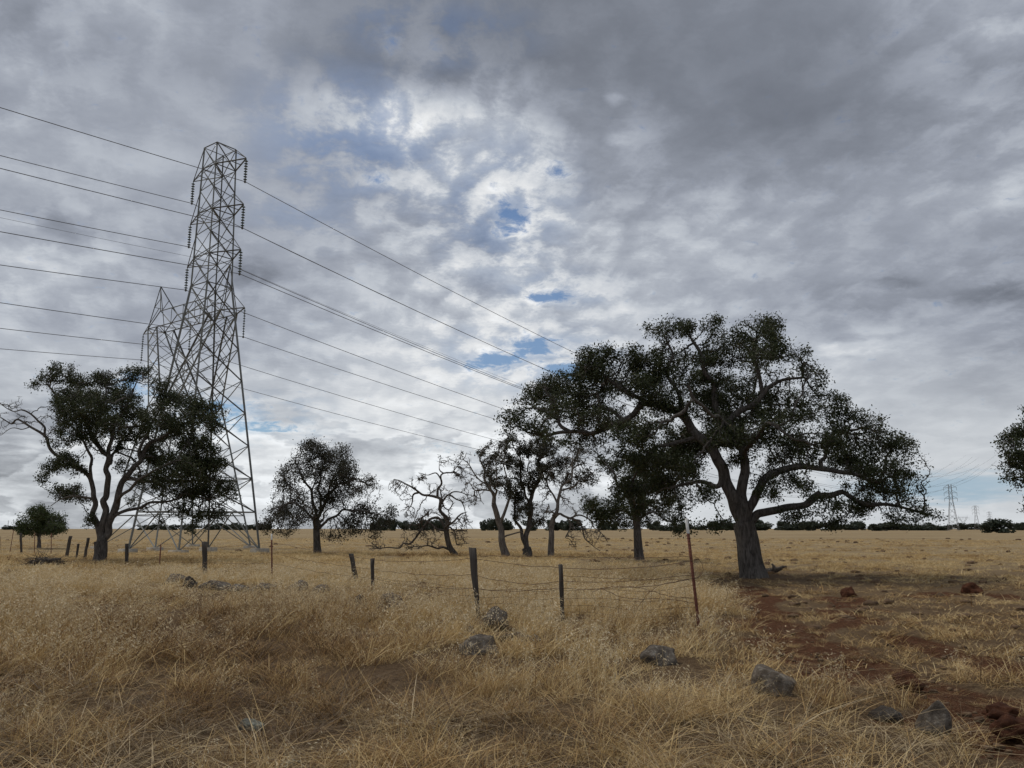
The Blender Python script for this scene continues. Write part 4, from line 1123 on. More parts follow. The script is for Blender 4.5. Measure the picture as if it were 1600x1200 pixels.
def pylon_B(root):
    att = {}
    Hb, Hw, Ht, Hu = 22.6, 14.0, 27.4, 24.2
    def leg(c, z): h_ = 0.5 * (10.0 + (4.9 - 10.0) * z / Hw); return loc(CORN[c % 4][0] * h_, CORN[c % 4][1] * h_, z)
    lv = [3.2, 6.6, 9.9, Hw]
    for c in range(4):
        footing(root, leg(c, 0.05))
        member(root, 'leg', leg(c, 0.2), leg(c, Hw), 0.20)
        for i in range(3):
            member(root, 'brace', leg(c, lv[i + 1]), leg(c + 1, lv[i]), 0.11); member(root, 'brace', leg(c + 1, lv[i + 1]), leg(c, lv[i]), 0.10)
        for z in (3.2, 6.6, Hw): member(root, 'horizontal', leg(c, z), leg(c + 1, z), 0.11)
        mid = (leg(c, 3.2) + leg(c + 1, 3.2)) / 2
        member(root, 'brace', leg(c, 0.25), mid, 0.11); member(root, 'brace', leg(c + 1, 0.25), mid, 0.11)
    member(root, 'plan_brace', leg(0, Hw), leg(2, Hw), 0.09); member(root, 'plan_brace', leg(1, Hw), leg(3, Hw), 0.09)
    bw = 0.95
    for sv in (-1, 1):                               # the two splayed columns
        for su in (-1, 1):
            o0, o1 = loc(su * 2.45, sv * 2.45, Hw), loc(su * bw, sv * 6.4, Hb)
            i0, i1 = loc(su * 2.45, sv * 0.25, Hw), loc(su * bw, sv * 4.7, Hb)
            member(root, 'column_chord', o0, o1, 0.17); member(root, 'column_chord', i0, i1, 0.19, ANGD)
            for i in range(5):
                a, b = i / 5, (i + 1) / 5
                member(root, 'brace', o0 + (o1 - o0) * a, i0 + (i1 - i0) * b, 0.09)
                member(root, 'brace', i0 + (i1 - i0) * a, o0 + (o1 - o0) * b, 0.09)
        for i in range(4):
            a, b = i / 4, (i + 1) / 4
            for (q0, q1) in (((2.45, 2.45), (bw, 6.4)), ((2.45, 0.25), (bw, 4.7))):
                L = lambda su, t: loc(su * (q0[0] + (q1[0] - q0[0]) * t), sv * (q0[1] + (q1[1] - q0[1]) * t), Hw + (Hb - Hw) * t)
                member(root, 'brace', L(-1, a), L(1, b), 0.08); member(root, 'brace', L(1, a), L(-1, b), 0.08)
        # peak and arm
        pk = loc(0, sv * 6.2, Ht); tip = loc(0, sv * 9.0, Hb)
        for su in (-1, 1):
            member(root, 'peak_leg', loc(su * bw, sv * 6.4, Hb), pk, 0.12, ANGD); member(root, 'peak_leg', loc(su * bw, sv * 4.2, Hu), pk, 0.12, ANGD)
            member(root, 'crossarm_chord', loc(su * bw, sv * 6.4, Hb), tip, 0.13, ANGD)
            member(root, 'brace', loc(su * bw, sv * 6.4, Hb), loc(su * bw, sv * 4.2, Hu), 0.10, ANGD)
            m_ = loc(su * bw * .5, sv * 6.25, (Hb + Ht) / 2); member(root, 'brace', m_, loc(su * bw * .5, sv * 5.15, (Hu + Ht) / 2), 0.07, ANGD)
        member(root, 'crossarm_tie', loc(0, sv * 6.25, (Hb + Ht) / 2), tip, 0.10, ANGD)
        member(root, 'brace', loc(-bw * .5, sv * 6.25, (Hb + Ht) / 2), loc(bw * .5, sv * 6.25, (Hb + Ht) / 2), 0.07, ANGD)
        member(root, 'brace', loc(-bw, sv * 6.4, Hb), loc(bw, sv * 6.4, Hb), 0.09, ANGD)
    vs = [-6.4, -4.2, -2.1, 0, 2.1, 4.2, 6.4]
    for su in (-1, 1):                               # bridge
        member(root, 'bridge_chord', loc(su * bw, -6.4, Hb), loc(su * bw, 6.4, Hb), 0.15, ANGD)
        member(root, 'bridge_chord', loc(su * bw, -4.2, Hu), loc(su * bw, 4.2, Hu), 0.14, ANGD)
        for i in range(1, 5):
            a, b = vs[i], vs[i + 1]
            member(root, 'brace', loc(su * bw, a, Hb), loc(su * bw, b, Hu), 0.09); 
            member(root, 'brace', loc(su * bw, a, Hb), loc(su * bw, a, Hu), 0.09)
    for i in range(len(vs) - 1):
        member(root, 'brace', loc(-bw, vs[i], Hb), loc(bw, vs[i + 1], Hb), 0.08); member(root, 'brace', loc(bw, vs[i], Hb), loc(-bw, vs[i], Hb), 0.08)
    for i in range(1, 5): member(root, 'brace', loc(-bw, vs[i], Hu), loc(bw, vs[i + 1], Hu), 0.08)
    for nm, v in (('right', -9.0), ('middle', 0), ('left', 9.0)):
        att[nm] = insulator(root, loc(0, v, Hb - 0.05), 2.8, 10, 0.8)
    att['peak_right'] = loc(0, -6.2, Ht); att['peak_left'] = loc(0, 6.2, Ht)
    return att
pb = thing('lattice_pylon', 'wide lattice steel pylon with flat bridge and two peaks, rear of the pair', 'pylon', B_BASE)
attB = pylon_B(pb)

# conductors: parabolas in the vertical plane of the line, back towards the left and on to the right
def plane_hit(p0, d, px, py):
    r = ray(px, py); o = np.array([0, 0, CAM_H])
    # o + r*s = p0 + d*t (horizontal)
    Am = np.array([[r[0], -d[0]], [r[1], -d[1]]]); rhs = (p0 - o)[:2]
    s, t = np.linalg.solve(Am, rhs)
    return t, o[2] + r[2] * s
def wire(name, label, p0, left_px, right_px, rad=0.028):
    pts_l, pts_r = [], []
    for d, px, out, T in ((-UU, left_px, pts_l, 130.0), (UU, right_px, pts_r, 430.0)):
        t, z = plane_hit(p0, d, *px)
        c = 0.00036
        s = (z - p0[2] - c * t * t) / t
        for q in np.linspace(0, T, 40):
            out.append((p0[0] + d[0] * q, p0[1] + d[1] * q, p0[2] + s * q + c * q * q))
        print('WIRE', label, 't', round(t, 1), 'slope', round(s, 4))
    pts = np.array(pts_l[::-1] + pts_r[1:])
    o = tube_obj(name, pts, rad, M['cable'], None, 5, True, origin=pts[0])
    tag(o, label, 'power line', 'power lines strung from the two pylons')
PW = lambda a, base: a + base
tall = 'tall narrow pylon'
for (nm, side), lp, rp in [(('top', 'right'), (0, 168), (905, 555)), (('top', 'left'), (0, 243), (870, 585)), (('middle', 'right'), (0, 263), (885, 592)), (('middle', 'left'), (0, 328), (815, 606)),
                           (('lower', 'right'), (0, 362), (825, 612)), (('lower', 'left'), (0, 414), (780, 637))]:
    wire('power_line', f'dark cable hung from the {nm} {side} insulator of the {tall}', attA[(nm, side)] + A_BASE, lp, rp)
for nm, lp, rp in [('right', (0, 473), (780, 657)), ('middle', (0, 513), (768, 686)), ('left', (0, 545), (725, 697))]:
    wire('power_line', f'dark cable hung from the {nm} insulator of the wide pylon', attB[nm] + B_BASE, lp, rp)
wire('power_line', 'thin cable from the right peak of the wide pylon', attB['peak_right'] + B_BASE, (0, 340), (800, 596), 0.014)

# distant pylons in the same lines
def far_pylon_mesh(kind):
    V = []; F = []; c = [0]
    def mem(a, b, w):
        v, f = tube_arrays([a, b], w, 4, False)
        V.append(v); F.append(f[0] + c[0]); c[0] += len(v)
    if kind == 'tall':
        pt = lambda q, z: np.array([CORN[q % 4][0] * half_A(z), CORN[q % 4][1] * half_A(z), z])
        lv = [0, 4, 8, 12, 16, 21.2, 25.2, 29.2, 33.3]
        for q in range(4):
            mem(pt(q, 0), pt(q, 21.2), .12); mem(pt(q, 21.2), pt(q, 33.3), .10)
            for i in range(8):
                mem(pt(q, lv[i]), pt(q + 1, lv[i + 1]), .06); mem(pt(q + 1, lv[i]), pt(q, lv[i + 1]), .06)
        for z in (23.2, 27.2, 31.2):
            for v in (-1, 1):
                for u in (-1, 1): mem((u, v, z), (0, v * 4.2, z), .09); mem((u, v, z + 1.9), (0, v * 4.2, z), .07)
                mem((0, v * 4.2, z), (0, v * 4.2, z - 2.3), .10)
    else:
        for u in (-1, 1):
            for v in (-1, 1):
                mem((u * 4.5, v * 4.5, 0), (u * 2, v * 2, 13), .14); mem((u * 2, v * 2, 13), (u, v * 7.5, 21.6), .12); mem((u * 2, v * .3, 13), (u, v * 5.5, 21.6), .12)
                mem((u, v * 7.5, 21.6), (0, v * 7.3, 26.5), .09)
                for i in range(3):
                    z0, z1 = i * 4.3, i * 4.3 + 4.3; h0, h1 = 4.5 - 2.5 * z0 / 13, 4.5 - 2.5 * z1 / 13
                    mem((u * h0, v * h0, z0), (-u * h1, v * h1, z1), .07); mem((u * h0, v * h0, z0), (u * h1, -v * h1, z1), .07)
            mem((u, -10.6, 21.6), (u, 10.6, 21.6), .12); mem((u, -7, 23.3), (u, 7, 23.3), .10)
            for i in range(-3, 4): mem((u, i * 2.3, 21.6), (u, i * 2.3 + 1.1, 23.3), .07)
        for v in (-10.6, 0, 10.6): mem((0, v, 21.6), (0, v, 18.6), .10)
    return new_mesh('distant_pylon', np.concatenate(V), [np.concatenate(F)], [M['steel_far']])
M['steel_far'] = simple_noise_mat('distant_steel', (0.18, 0.18, 0.18), (0.26, 0.26, 0.26), 1, 0.7, 0, metallic=0.2)
FPA, FPB = far_pylon_mesh('tall'), far_pylon_mesh('wide')
for me, px, py, ptop, lab, H in [(FPA, 1490, 826, 757, 'largest of the distant pylons on the horizon at right, narrow with stacked arms', 33.3), (FPA, 1527, 826, 789, 'second largest distant narrow pylon, right of the largest one', 33.3),
                              (FPA, 1548, 826, 799, 'third distant narrow pylon, small, just left of the rounded far oak', 33.3), (FPB, 1506, 826, 805, 'distant wide pylon with flat bridge between two narrow ones', 26.5),
                              (FPB, 1438, 826, 785, 'distant wide pylon partly behind the right tip of the great oak', 26.5), (FPA, 1562, 826, 809, 'tiny farthest pylon above the rounded far oak', 33.3),
                              (FPA, 12, 826, 813, 'tiny distant pylon on the horizon at the left edge', 33.3)]:
    r0, r1 = ray(px, py), ray(px, ptop)
    el = r1[2] / r1[1]
    Y = (H - CAM_H) / el
    p = at(px, 826, Y); p[2] = float(gz(p[0], p[1]))
    o = add_obj('distant_pylon', me, None, [float(q) for q in p]); o.rotation_euler = (0, 0, math.pi / 2 - LINE_AZ)
    tag(o, lab, 'pylon', 'distant pylons on the horizon')

# ------------------------------------------------------------------ fence
def post_mesh(name, H, w0, w1, d, kind, seed, mat, lean=(0, 0)):
    r_ = np.random.RandomState(seed)
    V = []; nseg = 7
    for i in range(nseg + 1):
        t = i / nseg; z = -0.35 + (H + 0.35) * t
        w = w0 + (w1 - w0) * t
        sides = 8
        a = np.arange(sides) * 2 * math.pi / sides + 0.39
        rr_ = np.where(np.arange(sides) % 2 == 0, 1.0, 1.0) * (1 + r_.normal(0, 0.10, sides))
        top = 0.03 * r_.rand(sides) if i == nseg else 0
        V.append(np.c_[np.sign(np.cos(a)) * np.abs(np.cos(a)) ** 0.6 * w * 0.5 * rr_ + lean[0] * t, np.sign(np.sin(a)) * np.abs(np.sin(a)) ** 0.6 * d * 0.5 * rr_ + lean[1] * t, np.full(sides, z) + top])
    V = np.concatenate(V); s = 8
    F = [(i * s + q, i * s + (q + 1) % s, (i + 1) * s + (q + 1) % s, (i + 1) * s + q) for i in range(nseg) for q in range(s)]
    return new_mesh(name, V, [np.array(F), np.array([[nseg * s + q for q in range(s)]])], [mat])
def tpost_mesh(z0, z1, lean, H, mat, studs=True):
    prof = np.array([(-.025, 0), (.025, 0), (.025, .008), (.005, .008), (.005, .045), (-.005, .045), (-.005, .008), (-.025, .008)])
    V = []; zs = (z0, z1)
    for z in zs: V.append(np.c_[prof[:, 0] + lean[0] * z / H, prof[:, 1] + lean[1] * z / H, np.full(8, z)])
    V = np.concatenate(V)
    F = [(q, (q + 1) % 8, 8 + (q + 1) % 8, 8 + q) for q in range(8)]
    faces = [np.array(F), np.array([list(range(8, 16))])]
    if studs:
        n = int((z1 - 0.2) / 0.055)
        vv = [V]; ff = []
        c = 16
        for i in range(n):
            z = 0.2 + i * 0.055; ox, oy = lean[0] * z / H, lean[1] * z / H
            bx = np.array([(sx * .012 + ox, oy + yy, z + zz) for zz in (-.008, .008) for sx, yy in ((-1, -.012), (1, -.012), (1, 0), (-1, 0))])
            vv.append(bx); ff += [(c, c + 1, c + 5, c + 4), (c + 4, c + 5, c + 6, c + 7), (c + 3, c, c + 4, c + 7), (c + 1, c + 2, c + 6, c + 5), (c, c + 3, c + 2, c + 1)]
            c += 8
        V = np.concatenate(vv); faces[0] = np.concatenate([faces[0], np.array(ff)])
    return new_mesh('steel_post', V, faces, [mat])
# (kind, base px, top px, width px)  from right to left
POSTS = [('T', (1093, 987), (1073, 810), 5, 'rusty leaning steel post with white top at the fence end'), ('w', (880, 972), (876, 884), 6.5, None), ('W', (750, 966), (738, 857), 11, 'thick split wooden post with dark wedge tip'),
         ('w', (583, 926), (582, 873), 6, None), ('w', (560, 908), (549, 866), 7, 'short wooden post leaning left'), ('T', (425, 905), (424, 834), 4.5, 'rusty steel post with pale tip'), ('w', (321, 896), (319, 847), 7, None),
         ('s', (249, 886), (251, 850), 3, None), ('w', (199, 880), (198, 850), 5, None), ('w', (131, 873), (138, 841), 4, 'dark post leaning right'), ('w', (119, 871), (122, 850), 3, None), ('w', (103, 868), (110, 838), 4.5, 'dark post leaning right'),
         ('s', (80, 865), (80, 833), 3, None), ('s', (54, 862), (54, 833), 2, None), ('w', (35, 860), (32, 833), 3, None), ('s', (16, 858), (21, 828), 2.5, None), ('s', (0, 857), (0, 838), 2, None)]
DEPTH = [None, None, None, None, None, None, None, 32.5, 37.5, 43, 44.5, 47, 50, 54, 57, 60, 64]
base_pts = []
for (kd, bpx, tpx, wpx, lb), dd in zip(POSTS, DEPTH):
    if dd is None:
        g = ground_px(*bpx)
    else:
        g = at(bpx[0], bpx[1], dd * DS); g[2] = float(gz(g[0], g[1]))
    base_pts.append(g)
FORG = np.array(base_pts[0])
fence = thing('wire_fence', 'old rusty barbed and woven wire fence on mixed posts running back to the left', 'fence', FORG)
posts3 = []
for i, ((kd, bpx, tpx, wpx, lb), g) in enumerate(zip(POSTS, base_pts)):
    top = at(tpx[0], tpx[1], g[1])
    H = max(0.6, top[2] - g[2]); lean = (top[0] - g[0] - 0, 0.02)
    w = wpx * g[1] / FPX
    loc_ = [float(q) for q in (g - FORG)]
    if kd == 'T':
        hw = H * 0.865
        o = add_obj('steel_post', tpost_mesh(-0.35, hw, lean, H, M['rust']), fence, loc_)
        cap = add_obj('painted_tip', tpost_mesh(hw, H, lean, H, M['white'], False), o); cap.location = (0, 0, 0)
        cap.scale = (1.0, 1.0, 1.0)
        if lb: o['label'] = lb
    elif kd == 's':
        o = add_obj('steel_post', tpost_mesh(-0.35, H, lean, H, M['rust']), fence, loc_)
    else:
        if kd == 'W': me = post_mesh('wooden_post', H, w * 0.32, w * 1.15, w * 0.8, kd, i, M['wood'], lean)
        else: me = post_mesh('wooden_post', H, w * 0.9, w, w, kd, i, M['wood'], lean)
        o = add_obj('wooden_post', me, fence, loc_)
        if lb: o['label'] = lb
    posts3.append((g, np.array([lean[0], lean[1], H])))
rngf = np.random.RandomState(4)
order = [0, 1, 2, 3, 5, 6, 7, 8, 9, 11, 12, 13, 14, 15, 16]
def on_post(i, f):
    g, l = posts3[i]; return g + l * f + np.array([0, -0.04, 0])
def strand(name, fr, sag, rad, idx, barbs=False, jit=0.02):
    pts = []
    for a, b, fa, fb in zip(idx[:-1], idx[1:], fr[:-1], fr[1:]):
        p, q = on_post(a, fa), on_post(b, fb); L = np.linalg.norm(q - p); n = max(6, int(L / 0.35))
        k1 = rngf.uniform(0.5, 1.5)
        for s in range(n):
            t = s / n
            c = p + (q - p) * t; c[2] -= sag * k1 * 4 * t * (1 - t) ; c = c + rngf.normal(0, jit * 0.35, 3)
            pts.append(c)
    pts.append(on_post(idx[-1], fr[-1]))
    tube_obj(name, np.array(pts) - FORG, rad, M['rustwire'], fence, 4)
n_ = len(order)
strand('wire', [.62] + [.90] * 0 + [.97, .86, .97] + [.82] * (n_ - 4), 0.05, 0.0045, order)
strand('wire', [.50, .72, .62, .68] + [.58] * (n_ - 4), 0.07, 0.0042, order, jit=0.03)
strand('wire', [.46, .60, .42, .42] + [.36] * (n_ - 4), 0.06, 0.0042, order, jit=0.03)
# bottom woven wire on the right hand bays
def woven(idx):
    V = []; F = []; c = 0
    def add(pts, r_):
        nonlocal c
        v, f = tube_arrays(np.array(pts) - FORG, r_, 3, False)
        V.append(v); F.append(f[0] + c); c += len(v)
    fr = {0: .40, 1: .60, 2: .45, 3: .52}
    for a, b in zip(idx[:-1], idx[1:]):
        ga, la = posts3[a]; gb, lb_ = posts3[b]
        L = np.linalg.norm(gb - ga); n = int(L / 0.16)
        def P(t, h):
            za, zb = la * fr[a] * h, lb_ * fr[b] * h
            p = ga + za + (gb + zb - ga - za) * t
            p = p + np.array([0.03 * math.sin(7 * t + 5 * h), -0.04, 0.025 * math.sin(9 * t + 2 * h + a) - 0.05 * 4 * t * (1 - t) * h])
            return p
        for h in (0.12, 0.30, 0.5, 0.72, 0.98): add([P(t, h) for t in np.linspace(0, 1, max(8, n))], 0.0028)
        for q in range(1, n):
            t = q / n; add([P(t, h) for h in (0.12, 0.42, 0.7, 0.98)], 0.0022)
    o = add_obj('woven_wire', new_mesh('woven_wire', np.concatenate(V), [np.concatenate(F)], [M['rustwire']]), fence)
    o['kind'] = 'stuff'
woven([0, 1, 2, 3])
# loose curled wire at the end post
def loose(pxs, D, r_=0.004):
    pts = catmull([at(x, y, D + q) for x, y, q in pxs], 0.05)
    pts = pts + rngf.normal(0, 0.006, pts.shape)
    tube_obj('loose_wire', pts - FORG, r_, M['rustwire'], fence, 4)
D0 = base_pts[0][1]
loose([(738, 869, 2.6), (860, 869, 1.4), (985, 872, .6), (1078, 870, 0), (1094, 878, .1), (1098, 892, .2), (1090, 902, .2), (1070, 905, .3), (990, 905, .5), (878, 900, 1.3)], D0)
loose([(925, 925, .8), (945, 918, .7), (985, 917, .4), (1020, 924, .2), (1050, 932, .1), (1092, 936, 0)], D0)
loose([(1092, 903, 0), (1060, 908, .1), (1030, 915, .2), (1006, 935, .3), (990, 965, .4)], D0)
loose([(1084, 904, 0), (1110, 897, .1), (1130, 904, .2), (1136, 925, .25), (1130, 960, .3), (1131, 985, .3)], D0, 0.003)
loose([(940, 920, .7), (980, 935, .4), (1040, 936, .1), (1092, 944, 0)], D0)

# ------------------------------------------------------------------ rocks and clods
def ico(sub):
    import bmesh
    bm = bmesh.new(); bmesh.ops.create_icosphere(bm, subdivisions=sub, radius=1.0)
    V = np.array([v.co[:] for v in bm.verts]); F = np.array([[v.index for v in f.verts] for f in bm.faces]); bm.free()
    return V, F
IV, IF = ico(4)
ROCKS = [(g_[0], g_[1], 0.45, 0.5) for g_ in base_pts[:9]]
def rock(name, label, px, py, rx, ry, mat, seed, cat='rock', group=None, sink=0.25, depth=1.0, zoff=0.0, pointy=0.0, facet=0.9):
    """px,py: where its foot meets the ground; rx, ry half sizes in px"""
    g = ground_px(px, py); mpp = g[1] / FPX
    ROCKS.append((g[0], g[1], rx * mpp, ry * mpp))
    r_ = np.random.RandomState(seed)
    V = IV.copy()
    # chop by random planes for angular faces
    for _ in range(14):
        n = r_.normal(0, 1, 3); n /= np.linalg.norm(n); d = r_.uniform(0.62, 0.92)
        ex = np.maximum(V @ n - d, 0) * facet
        V = V - ex[:, None] * n
    off = r_.rand(3) * 40
    dd = (vnoise3(V * 2.2 + off) - 0.5) * (0.75 if mat == 'rock_red' else 0.34) + (vnoise3(V * 6 + off) - 0.5) * 0.10
    V = V * (1 + dd)[:, None]
    if pointy: V[:, :2] *= (1 - pointy * np.clip(V[:, 2:3], -0.3, 1))
    V = V * np.array([rx * mpp, rx * mpp * depth, ry * mpp * 1.2]); sink = sink + (0.15 if cat == 'rock' or name == 'boulder' else 0)
    z = g[2] + zoff + ry * mpp * 1.15 * (1 - 2 * sink) * 0.9
    o = add_obj(name, new_mesh(name, V, [IF], [M[mat]], True), None, (float(g[0]), float(g[1]), float(z)))
    o.rotation_euler = (0, 0, r_.uniform(-0.4, 0.4))
    return tag(o, label, cat, group)
rock('boulder', 'rounded grey brown boulder in the tall grass right of the end post', 1208, 1084, 36, 30, 'rock_brown', 1, sink=.2)
rock('rock', 'pale grey tent shaped rock at lower right on bare straw', 1461, 1142, 26, 26, 'rock', 2, sink=.12, pointy=.35)
rock('rock', 'low flat grey rock left of the tent shaped rock', 1382, 1120, 27, 13, 'rock_dark', 3, sink=.3)
rock('clay_clod', 'red clay clod beside the dirt track above the tent shaped rock', 1418, 1072, 22, 13, 'rock_red', 4, 'clod')
rock('clay_clod', 'large red clay clod at the lower right picture edge', 1584, 1150, 26, 17, 'rock_red', 5, 'clod')
rock('clay_clod', 'smaller red clay clod behind the large one at the right edge', 1562, 1118, 22, 10, 'rock_red', 6, 'clod')
rock('boulder', 'round red boulder in the field right of the great oak trunk', 1326, 930, 13, 9.5, 'rock_red', 7, sink=.25)
rock('boulder', 'red boulder on the red soil ridge near the right edge', 1519, 926, 16, 10, 'rock_red', 8, sink=.28)
rock('rock', 'round grey rock sitting on top of the stone pile by the split post', 776, 984, 18, 17, 'rock', 9, sink=.05, zoff=.03)
rock('rock', 'wide lichen rock at the front left of the stone pile', 752, 1020, 30, 20, 'rock', 10, sink=.25)
rock('rock', 'small red rock wedged beside the round grey rock', 756, 983, 10, 7, 'rock_red', 11)
rock('rock', 'low dark rock at the right of the stone pile', 805, 1000, 28, 9, 'rock_dark', 12)
rock('rock', 'small dark rock at the far right end of the stone pile', 838, 1002, 12, 7, 'rock_dark', 13)
rock('rock', 'small upright grey rock at the left back of the stone pile', 735, 992, 8, 10, 'rock', 14)
rock('boulder', 'grey lichen boulder in grass right of the short leaning post', 612, 956, 27, 19, 'rock', 15, sink=.2)
rock('rock', 'dark upright rock just left of the grey lichen boulder', 563, 952, 13, 13, 'rock_dark', 16, sink=.15)
rock('rock', 'grey rock half hidden in grass between the fence end and the stone pile', 1032, 1036, 30, 20, 'rock', 17, sink=.25)
rock('rock', 'dark rock leaning on the left of the half hidden grey rock', 1014, 1034, 10, 16, 'rock_dark', 18, sink=.2)
for i, (x, y, rx, ry, lb) in enumerate([(275, 912, 17, 10, 'leftmost grey rock in the row along the fence'), (296, 918, 12, 11, 'dark upright rock second from left in the row along the fence'), (338, 920, 25, 9, 'long low grey rock in the row under the dark wooden post'),
                                        (372, 924, 18, 7, 'low grey rock right of the long low one in the row'), (410, 924, 22, 9, 'broad grey rock below the rusty post with pale tip'), (465, 926, 20, 12, 'domed grey rock right of the rusty post with pale tip'), (500, 926, 18, 9, 'last rock at the right end of the row along the fence')]):
    rock('rock', lb, x, y, rx, ry, 'rock' if i != 1 else 'rock_dark', 30 + i, group='rocks in a row along the fence', sink=.2)
rock('rock', 'pale lichen rock low in the front grass left of centre', 392, 1140, 22, 14, 'rock_pale', 50, sink=.3)
rock('rock', 'small pale rock at the bottom edge left of centre', 455, 1196, 15, 8, 'rock_pale', 51, sink=.3)
rock('rock', 'small grey stone at the bottom edge right of centre', 1255, 1194, 12, 7, 'rock_dark', 52)
rock('rock', 'little brown stone in the grass under the fence end', 965, 1060, 8, 5, 'rock_brown', 53)

# brush heap, far left; broken branch beside the great oak
def brush(name, label, cat, px, py, rx, ry, n, mat, seed, L=0.5, rad=0.012, heap=True):
    g = ground_px(px, py); mpp = g[1] / FPX; r_ = np.random.RandomState(seed)
    V = []; F = []; c = 0
    if heap:
        v = IV.copy(); off = r_.rand(3) * 30
        v = v * (1 + (vnoise3(v * 3 + off) - 0.5) * 0.7 + (vnoise3(v * 9 + off) - .5) * .4)[:, None] * np.array([rx * mpp, rx * mpp * .6, ry * mpp * 1.5])
        V.append(v); F.append(np.c_[IF, IF[:, 2:3]][:, :4]); c = len(v)
        F[0] = IF
    T = []
    for i in range(n):
        a = r_.uniform(-1, 1); b = r_.uniform(-1, 1)
        p = np.array([a * rx * mpp, b * rx * mpp * .6, ry * mpp * 1.3 * math.sqrt(max(0, 1 - a * a)) * r_.uniform(.4, 1.05)])
        d = r_.normal(0, 1, 3); d[2] *= .45; d /= np.linalg.norm(d)
        v, f = tube_arrays([p, p + d * L * .5 + r_.normal(0, .04, 3), p + d * L * r_.uniform(.7, 1.3)], [rad, rad * .8, rad * .4], 3, False)
        V.append(v); T.append(f[0] + c); c += len(v)
    faces = ([F[0]] if heap else []) + [np.concatenate(T)]
    o = add_obj(name, new_mesh(name, np.concatenate(V), faces, [M[mat]]), None, [float(q) for q in g])
    return tag(o, label, cat)
brush('brush_heap', 'dark brown heap of brush and soil in the grass at far left', 'brush heap', 72, 884, 25, 8, 160, 'rock_dark', 3, 0.7)
def branch_thing():
    g = ground_px(1208, 896); mpp = g[1] / FPX
    t = thing('fallen_branch', 'broken dark branch lying at the foot of the great oak, right side', 'branch', g)
    def px3(x, y, dy=0): return at(x, y, g[1] + dy) - g
    tube_obj('stem', [px3(1192, 893), px3(1205, 892, .2), px3(1214, 890, .1), px3(1222, 888)], [.10, .12, .10, .05], M['deadbark'], t, 8)
    tube_obj('side_branch', [px3(1210, 892), px3(1209, 885), px3(1206, 881)], [.08, .06, .03], M['deadbark'], t, 7)
    tube_obj('side_branch', [px3(1214, 890), px3(1222, 886), px3(1229, 885)], [.06, .05, .02], M['deadbark'], t, 7)
    tube_obj('side_branch', [px3(1200, 893), px3(1196, 896), px3(1186, 897)], [.06, .05, .03], M['deadbark'], t, 7)
branch_thing()

# soil lumps and dung scattered over the pasture (uncountable): real small mounds in one mesh
def lumps():
    r_ = np.random.RandomState(77)
    V = []; F = []; c = 0
    lv, lf = ico(2)
    n = 0
    while n < 430:
        D = 14 * (160 / 14) ** r_.rand(); az = r_.uniform(-0.66, 0.66) if r_.rand() < .55 else r_.uniform(0.1, 0.68)
        x, y = D * math.tan(az) , D
        if D < 24 and x < 4: continue
        s = r_.uniform(.03, .085) * (1 + D / 60)
        v = lv * (1 + (vnoise3(lv * 2 + r_.rand(3) * 50) - .5) * .8)[:, None] * np.array([s * r_.uniform(1, 1.8), s * r_.uniform(.8, 1.4), s * r_.uniform(.5, .9)])
        v = v + np.array([x, y, float(gz(x, y)) + s * .2])
        V.append(v); F.append(lf + c); c += len(v); n += 1
    for pts, w in TRACKS:                       # clods along the bare tracks
        for q in range(34):
            i = r_.randint(len(pts) - 1); t = r_.rand(); p = pts[i] + (pts[i + 1] - pts[i]) * t + r_.normal(0, w * .8, 2)
            s = r_.uniform(.010, .034)
            v = lv * (1 + (vnoise3(lv * 2 + r_.rand(3) * 50) - .5) * .8)[:, None] * np.array([s * 1.3, s * 1.2, s * .8])
            V.append(v + np.array([p[0], p[1], float(gz(p[0], p[1])) + s * .3])); F.append(lf + c); c += len(v)
    m = simple_noise_mat('soil_lump', (0.06, 0.036, 0.022), (0.20, 0.13, 0.075), 5, 1.0, 0.4)
    o = add_obj('soil_lumps', new_mesh('soil_lumps', np.concatenate(V), [np.concatenate(F)], [m], True))
    o['kind'] = 'stuff'
lumps()

# ------------------------------------------------------------------ grass (instanced tufts, uncountable)
def grass_mat(name, stops, trans=0.3, darkroot=None):
    m, k, b = mat_new(name)
    a = k.n('ShaderNodeAttribute'); a.attribute_name = 'tone'; a.attribute_type = 'INSTANCER'
    g = k.n('ShaderNodeNewGeometry')
    f = k.math('ADD', a.outputs['Fac'], k.math('MULTIPLY', k.math('SUBTRACT', g.outputs['Random Per Island'], 0.5), 0.85), clamp=True)
    c = k.ramp(f, stops)
    k.link(c, b.inputs['Base Color'])
    b.inputs['Roughness'].default_value = 0.65
    b.inputs['Specular IOR Level'].default_value = 0.25
    tr = k.n('ShaderNodeBsdfTranslucent'); k.link(c, tr.inputs[0])
    mx = k.n('ShaderNodeMixShader'); mx.inputs[0].default_value = trans
    out = m.node_tree.nodes['Material Output']
    k.link(b.outputs[0], mx.inputs[1]); k.link(tr.outputs[0], mx.inputs[2]); k.link(mx.outputs[0], out.inputs[0])
    return m
STRAW = grass_mat('straw', [(0.0, (0.74, 0.57, 0.30)), (0.28, (0.65, 0.475, 0.22)), (0.58, (0.46, 0.295, 0.12)), (0.82, (0.26, 0.145, 0.058)), (1.0, (0.10, 0.058, 0.03))], 0.15)
SEED = grass_mat('oat_seed', [(0.0, (0.76, 0.65, 0.44)), (0.5, (0.62, 0.49, 0.29)), (1.0, (0.42, 0.30, 0.17))], 0.25)
GREYS = grass_mat('grey_straw', [(0.0, (0.66, 0.53, 0.33)), (0.5, (0.36, 0.265, 0.15)), (1.0, (0.09, 0.062, 0.04))], 0.12)
